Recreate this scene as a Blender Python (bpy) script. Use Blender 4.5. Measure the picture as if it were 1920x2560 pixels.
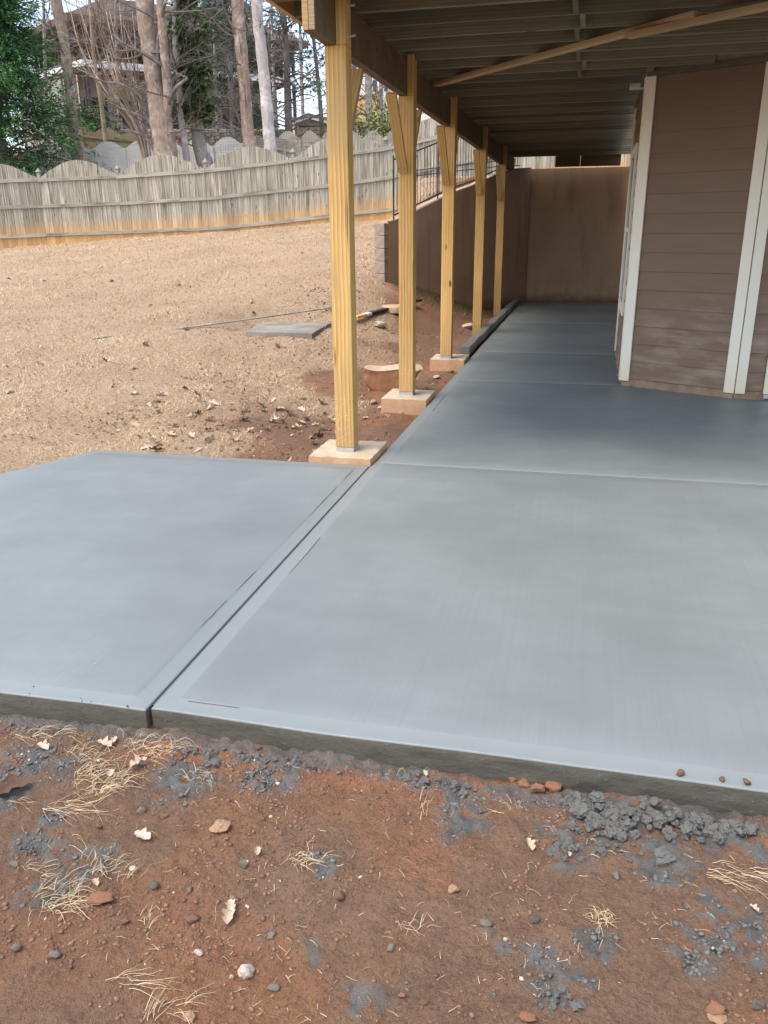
import bpy, math, random
import numpy as np
from mathutils import Vector, Matrix
# ---------------------------------------------------------------- clear
for o in list(bpy.data.objects): bpy.data.objects.remove(o, do_unlink=True)
scene = bpy.context.scene
COL = scene.collection
random.seed(7); RNG = np.random.default_rng(7)

# ---------------------------------------------------------------- camera
H0, FOC = 1.62, 2028.0                       # eye height over the patio, focal length for a 1920 x 2560 frame
_vz = np.array([50., 5787., FOC]); _v1 = np.array([513., -715., FOC])
_d = _vz/np.linalg.norm(_vz); _y = _v1-_d*np.dot(_v1, _d); _y /= np.linalg.norm(_y)
RM = np.array([np.cross(_y, -_d), _y, -_d])   # rows: world axes in lens axes (right, down, forward)
cam = bpy.data.cameras.new('camera'); co = bpy.data.objects.new('camera', cam); COL.objects.link(co)
cam.sensor_fit = 'VERTICAL'; cam.sensor_height = 24.0; cam.lens = FOC/2560*24.0
cam.clip_start = 0.05; cam.clip_end = 2000
M = Matrix.Identity(4)
for i in range(3):
    M[i][0] = RM[i, 0]; M[i][1] = -RM[i, 1]; M[i][2] = -RM[i, 2]
M[2][3] = H0
co.matrix_world = M
scene.camera = co
scene.render.resolution_x, scene.render.resolution_y = 768, 1024

# ---------------------------------------------------------------- sky, sun, exposure (bright overcast)
SUN_EL, SUN_AZ = math.radians(64), math.radians(222)     # azimuth clockwise from +Y: behind the camera, to its left
world = bpy.data.worlds.new('World'); scene.world = world; world.use_nodes = True
wn = world.node_tree.nodes; wl = world.node_tree.links
bg = wn['Background']
sky = wn.new('ShaderNodeTexSky'); sky.sky_type = 'NISHITA'; sky.sun_disc = False
sky.sun_elevation = SUN_EL; sky.sun_rotation = SUN_AZ
sky.air_density = 1.0; sky.dust_density = 2.0; sky.ozone_density = 1.0
hs = wn.new('ShaderNodeHueSaturation'); hs.inputs['Saturation'].default_value = 0.8
wl.new(sky.outputs[0], hs.inputs['Color']); wl.new(hs.outputs[0], bg.inputs['Color'])
bg.inputs['Strength'].default_value = 0.15
sl = bpy.data.lights.new('sun', 'SUN'); sl.energy = 0.75; sl.angle = math.radians(25); sl.color = (1.0, 0.92, 0.80)
so = bpy.data.objects.new('sun', sl); COL.objects.link(so)
_sd = Vector((math.sin(SUN_AZ)*math.cos(SUN_EL), math.cos(SUN_AZ)*math.cos(SUN_EL), math.sin(SUN_EL)))
so.rotation_euler = _sd.to_track_quat('Z', 'Y').to_euler(); so.location = _sd*60
scene.view_settings.view_transform = 'Standard'; scene.view_settings.look = 'None'
scene.view_settings.gamma = 1.0; scene.view_settings.use_curve_mapping = False
scene.view_settings.exposure = 1.54

# ---------------------------------------------------------------- survey helpers: a sight line met with a plane
C0 = np.array([0, 0, H0])
def ray(px, py): return RM @ np.array([px-960., py-1280., FOC])
def at(px, py, Y): r = ray(px, py); return C0+r*Y/r[1]
def onz(px, py, z=0.0): r = ray(px, py); return C0+r*(z-H0)/r[2]

# ---------------------------------------------------------------- noise
def _hash(ix, iy, s):
    h = (ix.astype(np.int64)*374761393+iy.astype(np.int64)*668265263+s*1442695041) & 0x7fffffff
    h = ((h ^ (h >> 13))*1274126177) & 0x7fffffff
    return ((h ^ (h >> 16)) & 0xffff)/65535.0
def vnoise(x, y, s=0):
    x0 = np.floor(x); y0 = np.floor(y); fx = x-x0; fy = y-y0
    fx = fx*fx*(3-2*fx); fy = fy*fy*(3-2*fy)
    a = _hash(x0, y0, s); b = _hash(x0+1, y0, s); c = _hash(x0, y0+1, s); d = _hash(x0+1, y0+1, s)
    return (a*(1-fx)+b*fx)*(1-fy)+(c*(1-fx)+d*fx)*fy
def fbm(x, y, s=0, o=4):
    t = 0; a = .5; n = 0
    for k in range(o):
        t = t+a*vnoise(x*2**k, y*2**k, s+k*17); n += a; a *= .5
    return t/n
def sstep(t): t = np.clip(t, 0, 1); return t*t*(3-2*t)

# ---------------------------------------------------------------- terrain height
WA, WB = np.array([-3.30, 13.80]), np.array([-1.40, 19.25])     # side retaining wall, end to corner
WD = (WB-WA)/np.linalg.norm(WB-WA); WL = float(np.linalg.norm(WB-WA)); WN = np.array([-WD[1], WD[0]])   # WN points behind the wall
def wall_top(t): return np.interp(t, [0, .09, .19, .37, .57, .71, .83, 1.0], [1.70, 1.77, 1.93, 2.19, 2.41, 2.60, 2.73, 2.80])
def gbase(x, y):
    x = np.asarray(x, float); y = np.asarray(y, float)
    prof = .119*(np.sqrt((y-6.0)**2+1.0)+(y-6.0))*.5
    left = 1-.03*np.clip(-x-5, 0, 14)
    w = sstep((-1.7-x)/(2.0+2.2*sstep((13.5-y)/4.5)))
    z = -.075+.035*sstep((y-3.2)/1.6)*sstep((-1.9-x)/1.0)+prof*w*left
    # clay bank is a little deeper beside the footings
    z = z-.03*sstep((y-5.9)/.5)*sstep((12-y)/2)*sstep((x+2.6)/.5)
    pl = sstep((1.15-np.hypot(x+3.85, y-10.6))/.6); z = z*(1-pl)+.29*pl       # level spot round the lid
    # beyond the fence the hillside climbs
    far = np.clip(y-23.0, 0, 200)
    z = z+np.where(far > 0, .10*np.minimum(far, 40), 0)
    # made ground held back by the retaining walls
    dx = x-WA[0]; dy = y-WA[1]
    t = (dx*WD[0]+dy*WD[1])/WL; d = dx*WN[0]+dy*WN[1]
    beh = sstep((d-.35)/.5)*sstep(t/.35)*sstep((x+3.3+(y-13.8)*.25-.25)/.7)
    beh = np.where(y > 19.4, np.maximum(beh, sstep((y-19.7)/.4)*sstep((x+3.3+(y-13.8)*.25-.25)/.7)), beh)
    beh = beh*np.where((x > -1.6) & (y < 19.5), 0, 1)
    zt = wall_top(np.clip(t, 0, 1))-.12+.10*np.clip(y-20.5, 0, 60)
    zt = np.minimum(zt, 2.68+.1*np.clip(y-20.5, 0, 60))
    return np.where(beh > 0, z*(1-beh)+np.maximum(z, zt)*beh, z)
def dirtmask(x, y):
    """1 = bare clay, 0 = lawn"""
    n = fbm(x*.9, y*.9, 3, 4)-.5; n2 = fbm(x*3.1, y*3.1, 9, 3)-.5
    near = sstep((3.9-y)/.8)
    strip = sstep((x+2.9+.055*np.clip(y-6, 0, 9)*1.0+n*2.3+n2*.9)/.8)*sstep((20-y)/2)
    patch = sstep((fbm(x*.45, y*.6, 21, 4)-.62)/.06)*sstep((8.5-y)/2)*.7
    return np.clip(np.maximum(np.maximum(near, strip), patch), 0, 1)
def gz(x, y):
    x = np.asarray(x, float); y = np.asarray(y, float)
    z = gbase(x, y)
    nearw = sstep((3.4-y)/1.0)
    z = z+nearw*((fbm(x*1.6, y*1.6, 31, 3)-.5)*.05+(fbm(x*6, y*6, 32, 3)-.5)*.018+(fbm(x*22, y*22, 33, 3)-.5)*.012+(fbm(x*55, y*55, 34, 2)-.5)*.009+(np.abs(vnoise(x*38, y*38, 37)-.5)-.25)*.006)
    z = z-nearw*.015
    z = z+nearw*.010*sstep((fbm(x*9, y*9, 35, 2)-.60)/.12)*sstep((fbm(x*1.7, y*1.7, 36, 2)-.45)/.2)
    mid = (1-nearw)*sstep((25-y)/3)
    z = z+mid*((fbm(x*1.3, y*1.3, 41, 3)-.5)*.06+(fbm(x*9, y*9, 42, 3)-.5)*.03)*sstep((-1.45-x)/.25)
    # stay under the concrete
    inslab = (y > 2.27) & (y < 19.3) & (x > -1.38) | (y > 2.27) & (y < 5.5) & (x > -3.6)
    z = np.where(inslab, np.minimum(z, -.06), z)
    return z

def gpt(px, py):
    """where the sight line through a photo point meets the near ground"""
    r = ray(px, py); r = r/np.hypot(r[0], r[1])
    P = C0+_GT[:, None]*r; hit = np.nonzero(P[:, 2] < gbase(P[:, 0], P[:, 1]))[0]; i = hit[0] if len(hit) else len(_GT)-1
    t = np.linspace(_GT[max(0, i-4)], _GT[min(len(_GT)-1, i+4)], 60); P = C0+t[:, None]*r
    hit = np.nonzero(P[:, 2] < gz(P[:, 0], P[:, 1]))[0]; return P[hit[0] if len(hit) else 30]
_GT = np.concatenate([np.arange(.6, 6, .04), np.arange(6, 14, .1), np.arange(14, 60, .4)])
def mpp(p):
    """metres per photo pixel at a point"""
    return float((RM.T @ (np.asarray(p, float)-C0))[2])/FOC

# ---------------------------------------------------------------- mesh helpers
def mesh_obj(name, verts, faces, mats, parent=None, smooth=False, mi=None, loc=None):
    me = bpy.data.meshes.new(name)
    me.from_pydata([tuple(map(float, v)) for v in verts] if not isinstance(verts, np.ndarray) else verts.tolist(), [], faces)
    if not isinstance(mats, (list, tuple)): mats = [mats]
    for m in mats: me.materials.append(m)
    if mi is not None: me.polygons.foreach_set('material_index', mi)
    if smooth: me.polygons.foreach_set('use_smooth', [True]*len(me.polygons))
    me.update()
    o = bpy.data.objects.new(name, me); COL.objects.link(o)
    if loc is not None: o.location = loc
    if parent: o.parent = parent
    return o
def tri_mesh(name, V, F, mats, parent=None, smooth=False, attr=None):
    """fast numpy mesh: V (n,3), F (m,3) or (m,4)"""
    me = bpy.data.meshes.new(name); V = np.asarray(V, np.float32); F = np.asarray(F, np.int32); k = F.shape[1]
    me.vertices.add(len(V)); me.vertices.foreach_set('co', V.ravel())
    me.loops.add(F.size); me.loops.foreach_set('vertex_index', F.ravel())
    me.polygons.add(len(F)); me.polygons.foreach_set('loop_start', np.arange(0, F.size, k, dtype=np.int32))
    me.polygons.foreach_set('loop_total', np.full(len(F), k, np.int32))
    if smooth: me.polygons.foreach_set('use_smooth', np.ones(len(F), bool))
    for m in (mats if isinstance(mats, (list, tuple)) else [mats]): me.materials.append(m)
    if attr is not None:
        for nm, arr in attr.items():
            arr = np.asarray(arr, np.float32)
            if arr.ndim == 1:
                a = me.attributes.new(nm, 'FLOAT', 'POINT'); a.data.foreach_set('value', arr)
            else:
                a = me.attributes.new(nm, 'FLOAT_COLOR', 'POINT'); a.data.foreach_set('color', arr.ravel())
    me.update(); me.validate()
    o = bpy.data.objects.new(name, me); COL.objects.link(o)
    if parent: o.parent = parent
    return o
def empty(name, loc, label, cat, group=None, rz=0):
    o = bpy.data.objects.new(name, None); COL.objects.link(o); o.location = loc; o.rotation_euler = (0, 0, rz)
    o.empty_display_size = .1
    tag(o, label, cat, group); return o
def tag(o, label=None, cat=None, group=None, kind=None):
    if label: o['label'] = label
    if cat: o['category'] = cat
    if group: o['group'] = group
    if kind: o['kind'] = kind
    return o
def adopt(o, parent):
    """parent a world-placed object without moving it"""
    mw = o.matrix_world.copy() if False else o.matrix_basis.copy()
    o.parent = parent
    pm = parent.matrix_basis if parent.parent is None else parent.parent.matrix_basis @ parent.matrix_basis
    o.matrix_basis = pm.inverted() @ mw
    return o
def cbox_data(L, W, T, b=.003, x0=0.0):
    """chamfered box: x from x0 to x0+L, y and z centred"""
    hx = L/2; hy = W/2; hz = T/2; b = min(b, hx*.4, hy*.4, hz*.4)
    vs = []; idx = {}
    for sx in (-1, 1):
        for sy in (-1, 1):
            for sz in (-1, 1):
                for ax in range(3):
                    v = [sx*(hx-b), sy*(hy-b), sz*(hz-b)]; v[ax] = (sx, sy, sz)[ax]*(hx, hy, hz)[ax]
                    idx[(sx, sy, sz, ax)] = len(vs); vs.append((v[0]+x0+hx, v[1], v[2]))
    fs = []
    for ax in range(3):
        u, w = [(1, 2), (2, 0), (0, 1)][ax]
        for s in (-1, 1):
            q = []
            for (a, c) in ((-1, -1), (1, -1), (1, 1), (-1, 1)):
                k = [0, 0, 0]; k[ax] = s; k[u] = a; k[w] = c; q.append(idx[(*k, ax)])
            fs.append(q if s > 0 else q[::-1])
        for a in (-1, 1):           # edge along ax
            for c in (-1, 1):
                k0 = [0, 0, 0]; k0[u] = a; k0[w] = c; k1 = k0[:]; k0[ax] = -1; k1[ax] = 1
                q = [idx[(*k0, u)], idx[(*k1, u)], idx[(*k1, w)], idx[(*k0, w)]]
                fs.append(q[::-1] if a*c > 0 else q)
    for sx in (-1, 1):
        for sy in (-1, 1):
            for sz in (-1, 1):
                q = [idx[(sx, sy, sz, 0)], idx[(sx, sy, sz, 1)], idx[(sx, sy, sz, 2)]]
                fs.append(q if sx*sy*sz > 0 else q[::-1])
    return vs, fs
_bcache = {}
def frame(p0, p1, up):
    p0 = Vector(p0); p1 = Vector(p1); x = (p1-p0).normalized(); z = Vector(up); z = (z-x*z.dot(x)).normalized(); y = z.cross(x)
    m = Matrix.Identity(4)
    for i in range(3): m[i][0] = x[i]; m[i][1] = y[i]; m[i][2] = z[i]; m[i][3] = p0[i]
    return m
def board(name, p0, p1, W, T, up, mat, parent, b=.003):
    """timber: local x runs from p0 to p1, width W across, thickness T along 'up'"""
    L = round((Vector(p1)-Vector(p0)).length, 4); key = (L, W, T, b, mat.name)
    if key not in _bcache:
        vs, fs = cbox_data(L, W, T, b); me = bpy.data.meshes.new(name); me.from_pydata(vs, [], fs); me.materials.append(mat); me.update(); _bcache[key] = me
    o = bpy.data.objects.new(name, _bcache[key]); COL.objects.link(o); o.matrix_basis = frame(p0, p1, up)
    if parent: adopt(o, parent)
    return o
def boxw(name, lo, hi, mat, parent=None, b=.003):
    """axis-aligned box between two corners"""
    lo = Vector(lo); hi = Vector(hi); c = (lo+hi)/2
    return board(name, (lo[0], c[1], c[2]), (hi[0], c[1], c[2]), round(hi[1]-lo[1], 4), round(hi[2]-lo[2], 4), (0, 0, 1), mat, parent, b)
def tube_data(pts, rad, n=6, cap=True):
    pts = np.asarray(pts, float); rad = np.asarray(rad, float); m = len(pts)
    d = np.gradient(pts, axis=0); d /= np.linalg.norm(d, axis=1)[:, None]+1e-12
    ref = np.array([0, 0, 1.]) if abs(d[0][2]) < .9 else np.array([1., 0, 0])
    V = np.zeros((m, n, 3)); u = np.cross(d[0], ref); u /= np.linalg.norm(u)
    for i in range(m):
        u = u-d[i]*np.dot(u, d[i]); u /= np.linalg.norm(u)+1e-12; v = np.cross(d[i], u)
        a = np.arange(n)*2*math.pi/n
        V[i] = pts[i]+rad[i]*(np.cos(a)[:, None]*u+np.sin(a)[:, None]*v)
    V = V.reshape(-1, 3); F = []
    for i in range(m-1):
        for j in range(n):
            k = (j+1) % n; F.append([i*n+j, i*n+k, (i+1)*n+k, (i+1)*n+j])
    return V, np.array(F)
class MB:
    """collects pieces of ONE part"""
    def __init__(s): s.V = []; s.F = []; s.n = 0
    def add(s, V, F):
        V = np.asarray(V, float)
        s.V.append(V); s.F += [[i+s.n for i in f] for f in (F.tolist() if isinstance(F, np.ndarray) else F)]; s.n += len(V); return s
    def tube(s, pts, rad, n=6): return s.add(*tube_data(pts, rad if hasattr(rad, '__len__') else [rad]*len(pts), n))
    def box(s, lo, hi, b=.003):
        vs, fs = cbox_data(hi[0]-lo[0], hi[1]-lo[1], hi[2]-lo[2], b)
        vs = np.array(vs)+np.array([lo[0], (lo[1]+hi[1])/2, (lo[2]+hi[2])/2]); return s.add(vs, fs)
    def build(s, name, mat, parent=None, smooth=False):
        V = np.concatenate(s.V)
        return mesh_obj(name, V, s.F, mat, parent, smooth)

# ---------------------------------------------------------------- material helpers
class NT:
    def __init__(s, name):
        s.m = bpy.data.materials.new(name); s.m.use_nodes = True; s.t = s.m.node_tree; s.n = s.t.nodes; s.l = s.t.links
        s.b = s.n['Principled BSDF']; s.tc = None
    def L(s, a, b): s.l.new(a, b)
    def co(s, kind='Object'):
        if s.tc is None: s.tc = s.n.new('ShaderNodeTexCoord')
        return s.tc.outputs[kind]
    def pos(s): return s.n.new('ShaderNodeNewGeometry').outputs['Position']
    def mapv(s, vec, scale=(1, 1, 1), rnd=False, rot=(0, 0, 0)):
        mp = s.n.new('ShaderNodeMapping'); mp.inputs['Scale'].default_value = scale; mp.inputs['Rotation'].default_value = rot
        s.L(vec, mp.inputs['Vector'])
        if rnd:
            oi = s.n.new('ShaderNodeObjectInfo'); mu = s.n.new('ShaderNodeVectorMath'); mu.operation = 'SCALE'
            cx = s.n.new('ShaderNodeCombineXYZ')
            for k in range(3): s.L(oi.outputs['Random'], cx.inputs[k])
            s.L(cx.outputs[0], mu.inputs[0]); mu.inputs['Scale'].default_value = 37.0; s.L(mu.outputs[0], mp.inputs['Location'])
        return mp.outputs[0]
    def noise(s, vec, scale=5, detail=4, rough=.55, dist=0):
        n = s.n.new('ShaderNodeTexNoise'); n.inputs['Scale'].default_value = scale; n.inputs['Detail'].default_value = detail
        n.inputs['Roughness'].default_value = rough; n.inputs['Distortion'].default_value = dist; s.L(vec, n.inputs['Vector']); return n.outputs['Fac']
    def ramp(s, fac, stops, interp='LINEAR'):
        r = s.n.new('ShaderNodeValToRGB'); r.color_ramp.interpolation = interp; e = r.color_ramp.elements
        while len(e) < len(stops): e.new(.5)
        for k, (p, c) in enumerate(stops):
            e[k].position = p; e[k].color = (*c, 1) if len(c) == 3 else c
        s.L(fac, r.inputs[0]); return r.outputs[0]
    def fr(s, fac, a, b): return s.ramp(fac, [(a, (0, 0, 0)), (b, (1, 1, 1))])
    def mix(s, fac, a, b, mode='MIX'):
        m = s.n.new('ShaderNodeMix'); m.data_type = 'RGBA'; m.blend_type = mode
        for sock, v in ((m.inputs[0], fac), (m.inputs[6], a), (m.inputs[7], b)):
            if hasattr(v, 'links'): s.L(v, sock)
            elif isinstance(v, (int, float)): sock.default_value = v
            else: sock.default_value = (*v, 1)
        return m.outputs[2]
    def math(s, op, a, b=0.0):
        m = s.n.new('ShaderNodeMath'); m.operation = op
        for k, v in enumerate((a, b)):
            if hasattr(v, 'links'): s.L(v, m.inputs[k])
            else: m.inputs[k].default_value = v
        return m.outputs[0]
    def attr(s, name, out='Color'):
        a = s.n.new('ShaderNodeAttribute'); a.attribute_name = name; return a.outputs[out]
    def rnd(s): return s.n.new('ShaderNodeObjectInfo').outputs['Random']
    def col(s, c):
        if hasattr(c, 'links'): s.L(c, s.b.inputs['Base Color'])
        else: s.b.inputs['Base Color'].default_value = (*c, 1)
        return s
    def rough(s, r):
        if hasattr(r, 'links'): s.L(r, s.b.inputs['Roughness'])
        else: s.b.inputs['Roughness'].default_value = r
        return s
    def bump(s, h, strength=.3, dist=.01):
        b = s.n.new('ShaderNodeBump'); b.inputs['Strength'].default_value = strength; b.inputs['Distance'].default_value = dist
        s.L(h, b.inputs['Height']); s.L(b.outputs[0], s.b.inputs['Normal']); return s
    def spec(s, v): s.b.inputs['Specular IOR Level'].default_value = v; return s
def jit(c, f): return tuple(min(1, max(0, v*f)) for v in c)

def wood(name, light, dark, rough=.7, ring=26, knots=True, var=.16, grain=1.0, stain=None, splat=False):
    """sawn timber, long axis = local x"""
    t = NT(name); o = t.co(); 
    v = t.mapv(o, (.22, 1, 1), True)
    wv = t.n.new('ShaderNodeTexWave'); wv.wave_type = 'RINGS'; wv.rings_direction = 'X'; wv.wave_profile = 'SAW'
    wv.inputs['Scale'].default_value = ring; wv.inputs['Distortion'].default_value = 3.2; wv.inputs['Detail'].default_value = 3
    wv.inputs['Detail Scale'].default_value = .6; wv.inputs['Detail Roughness'].default_value = .5
    t.L(v, wv.inputs['Vector'])
    fine = t.noise(t.mapv(o, (4, 130, 130), True), 1, 3, .6)
    big = t.noise(t.mapv(o, (.7, 3, 3), True), 1.6, 3)
    base = t.mix(t.fr(wv.outputs['Fac'], .15, .95), light, dark)
    base = t.mix(t.math('MULTIPLY', t.fr(fine, .35, .75), .35*grain), base, jit(dark, .75))
    base = t.mix(t.fr(big, .35, .7), base, t.mix(.5, base, jit(light, 1.12)))
    if knots:
        vo = t.n.new('ShaderNodeTexVoronoi'); vo.inputs['Scale'].default_value = 1.0; t.L(t.mapv(o, (2.4, 7, 7), True), vo.inputs['Vector'])
        k = t.ramp(vo.outputs['Distance'], [(.07, (1, 1, 1)), (.13, (0, 0, 0))])
        sel = t.n.new('ShaderNodeSeparateColor'); t.L(vo.outputs['Color'], sel.inputs[0])
        kk = t.math('MULTIPLY', k, t.math('GREATER_THAN', sel.outputs[0], .68))
        base = t.mix(kk, base, jit(dark, .28))
    if stain:
        st = t.noise(t.mapv(o, (1.5, 9, 9), True), 1.3, 4, .6)
        base = t.mix(t.fr(st, .5, .72), base, stain)
    if splat:       # concrete and mud flecks near the foot
        sx = t.n.new('ShaderNodeSeparateXYZ'); t.L(o, sx.inputs[0])
        fl = t.math('MULTIPLY', t.fr(t.noise(t.mapv(o, (1, 1, 1), True), 70, 2, .5), .64, .68), t.ramp(t.math('ADD', sx.outputs[0], t.math('MULTIPLY', big, .3)), [(.35, (1, 1, 1)), (.6, (0, 0, 0))]))
        base = t.mix(t.math('MULTIPLY', fl, .75), base, (.62, .56, .46))
        base = t.mix(t.math('MULTIPLY', t.ramp(t.math('ADD', sx.outputs[0], t.math('MULTIPLY', big, .2)), [(.12, (1, 1, 1)), (.3, (0, 0, 0))]), .45), base, (.36, .22, .12))
        ck = t.noise(t.mapv(o, (1.2, 42, 42), True), 1, 2, .4); base = t.mix(t.fr(ck, .70, .74), base, jit(dark, .45))
    b = t.math('ADD', t.math('MULTIPLY', t.rnd(), 2*var), 1-var)
    mm = t.n.new('ShaderNodeVectorMath'); mm.operation = 'SCALE'; t.L(base, mm.inputs[0]); t.L(b, mm.inputs['Scale'])
    t.col(mm.outputs[0]).rough(rough).spec(.25)
    t.bump(t.math('ADD', fine, t.math('MULTIPLY', wv.outputs['Fac'], .5)), .22, .003)
    return t.m
def plain(name, c, rough=.6, metal=0, spec=.4, var=.0, bump=0, bscale=40, mott=.12, mscale=3):
    t = NT(name); n = t.noise(t.co(), mscale, 4)
    t.col(t.mix(t.fr(n, .3, .75), jit(c, 1+mott), jit(c, 1-mott))).rough(rough).spec(spec); t.b.inputs['Metallic'].default_value = metal
    if bump: t.bump(t.noise(t.co(), bscale, 5), bump, .01)
    return t.m

MT = {}
MT['post'] = wood('treated_pine', (.76, .455, .155), (.36, .185, .055), .62, 15, stain=(.52, .33, .125), var=.19, splat=True)
MT['brace'] = wood('treated_pine_brace', (.54, .345, .125), (.36, .205, .066), .65, 16)
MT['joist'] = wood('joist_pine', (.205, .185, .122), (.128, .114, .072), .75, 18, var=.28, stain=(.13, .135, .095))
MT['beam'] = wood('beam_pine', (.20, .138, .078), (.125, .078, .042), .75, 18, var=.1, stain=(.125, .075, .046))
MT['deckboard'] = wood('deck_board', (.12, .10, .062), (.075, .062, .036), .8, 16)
MT['raw'] = wood('raw_pine', (.50, .36, .20), (.36, .245, .125), .7, 22)

def picket_mat():
    t = NT('weathered_picket'); o = t.co()
    streak = t.noise(t.mapv(o, (1.3, 38, 20), True), 1, 5, .65)
    broad = t.noise(t.mapv(o, (2.2, 6, 6), True), 1.2, 3)
    c = t.ramp(streak, [(.30, (.09, .075, .055)), (.43, (.23, .20, .15)), (.58, (.41, .37, .29)), (.75, (.62, .57, .46))])
    c = t.mix(t.math('MULTIPLY', t.fr(broad, .5, .75), .45), c, (.30, .315, .235))
    vo = t.n.new('ShaderNodeTexVoronoi'); vo.inputs['Scale'].default_value = 1; t.L(t.mapv(o, (3.2, 11, 11), True), vo.inputs['Vector'])
    k = t.ramp(vo.outputs['Distance'], [(.08, (1, 1, 1)), (.2, (0, 0, 0))]); sc = t.n.new('ShaderNodeSeparateColor'); t.L(vo.outputs['Color'], sc.inputs[0])
    c = t.mix(t.math('MULTIPLY', k, t.math('GREATER_THAN', sc.outputs[1], .6)), c, (.10, .07, .045))
    sp = t.n.new('ShaderNodeSeparateXYZ'); t.L(o, sp.inputs[0])
    wob = t.math('ADD', sp.outputs[0], t.math('MULTIPLY', t.noise(t.mapv(o, (3, 30, 30), True), 1, 3), .38))
    clay = t.ramp(wob, [(.50, (1, 1, 1)), (.92, (0, 0, 0))])
    c = t.mix(t.math('MULTIPLY', clay, .85), c, (.56, .31, .11))
    moss = t.fr(wob, 1.92, 2.2)
    c = t.mix(t.math('MULTIPLY', moss, .5), c, (.15, .14, .10))
    b = t.math('ADD', t.math('MULTIPLY', t.rnd(), .42), .79)
    mm = t.n.new('ShaderNodeVectorMath'); mm.operation = 'SCALE'; t.L(c, mm.inputs[0]); t.L(b, mm.inputs['Scale'])
    t.col(mm.outputs[0]).rough(.85).spec(.15).bump(streak, .35, .004)
    return t.m
MT['picket'] = picket_mat()
MT['rail'] = wood('weathered_rail', (.40, .37, .30), (.21, .185, .14), .85, 14, var=.12, stain=(.16, .14, .11))
MT['fence_grey'] = wood('grey_fence', (.74, .73, .69), (.46, .45, .42), .85, 14, False, .15, stain=(.52, .51, .49))
MT['fence_olive'] = wood('olive_fence', (.25, .215, .13), (.15, .125, .07), .85, 14, False, .15, stain=(.14, .14, .08))

def concrete_mat(name, c, broom, rough, mott=.2):
    t = NT(name); p = t.pos()
    big = t.noise(p, .9, 4, .5); mid = t.noise(p, 5.5, 4, .6); fine = t.noise(p, 160, 3, .7)
    col = t.mix(t.fr(big, .3, .72), jit(c, 1+mott), jit(c, 1-mott))
    col = t.mix(t.math('MULTIPLY', t.fr(mid, .4, .75), .25), col, jit(c, .82))
    col = t.mix(t.math('MULTIPLY', t.fr(fine, .45, .75), .18), col, jit(c, .7))
    h = t.math('MULTIPLY', fine, .5)
    sw = t.noise(t.mapv(p, (75, .7, 1), rot=(0, 0, .06)), 1, 4, .65, .6)       # broom drawn along y
    if broom:
        h = t.math('ADD', h, t.math('MULTIPLY', sw, broom))
        col = t.mix(t.math('MULTIPLY', t.fr(sw, .46, .70), .26), col, jit(c, .80))
        arc = t.noise(t.mapv(p, (1.2, 5.5, 1), rot=(0, 0, .5)), 1, 4, .6); col = t.mix(t.math('MULTIPLY', t.fr(arc, .5, .7), .28), col, jit(c, .80))
    h = t.math('ADD', h, t.math('MULTIPLY', big, .8))
    col = t.mix(t.math('MULTIPLY', t.fr(t.noise(p, 330, 2, .6), .55, .7), .22), col, jit(c, 1.35))
    t.col(col).spec(.5)
    t.rough(t.ramp(t.math('ADD', t.math('MULTIPLY', big, .7), t.math('MULTIPLY', mid, .3)), [(.3, (rough-.07,)*3), (.75, (rough+.1,)*3)]))
    t.bump(h, .22, .003)
    return t.m
MT['slab'] = concrete_mat('fresh_concrete_broomed', (.186, .203, .188), .9, .50)
MT['band'] = concrete_mat('fresh_concrete_tooled', (.208, .226, .211), 0, .45, .06)
MT['curb'] = concrete_mat('fresh_concrete_curb', (.17, .17, .152), .2, .42)
def face_mat():
    t = NT('formed_concrete_face'); p = t.pos()
    n = t.noise(t.mapv(p, (3, 3, 9)), 2.5, 5, .65); v = t.noise(p, 55, 4, .7)
    c = t.mix(t.fr(n, .3, .7), (.125, .112, .085), (.085, .075, .055))
    c = t.mix(t.fr(v, .62, .75), c, (.19, .185, .165))
    t.col(c).rough(.62).spec(.35).bump(t.math('ADD', t.math('MULTIPLY', n, 2.0), v), .5, .006); return t.m
MT['face'] = face_mat()
def pad_mat():
    t = NT('clay_stained_footing'); p = t.pos(); n = t.noise(p, 9, 5, .65); f = t.noise(p, 80, 4, .7)
    c = t.mix(t.fr(n, .35, .68), (.56, .46, .33), (.43, .32, .21)); c = t.mix(t.fr(f, .6, .72), c, (.30, .24, .18))
    g = t.n.new('ShaderNodeNewGeometry'); sp = t.n.new('ShaderNodeSeparateXYZ'); t.L(g.outputs['Normal'], sp.inputs[0])
    c = t.mix(t.ramp(sp.outputs[2], [(.3, (1, 1, 1)), (.7, (0, 0, 0))]), c, t.mix(t.fr(n, .3, .7), (.60, .38, .22), (.48, .27, .14)))
    t.col(c).rough(.85).spec(.2).bump(t.math('ADD', n, f), .4, .006); return t.m
MT['pad'] = pad_mat()
MT['oldslab'] = plain('old_grey_concrete', (.235, .21, .17), .9, bump=.4, bscale=60, mott=.35, mscale=4)
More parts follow.
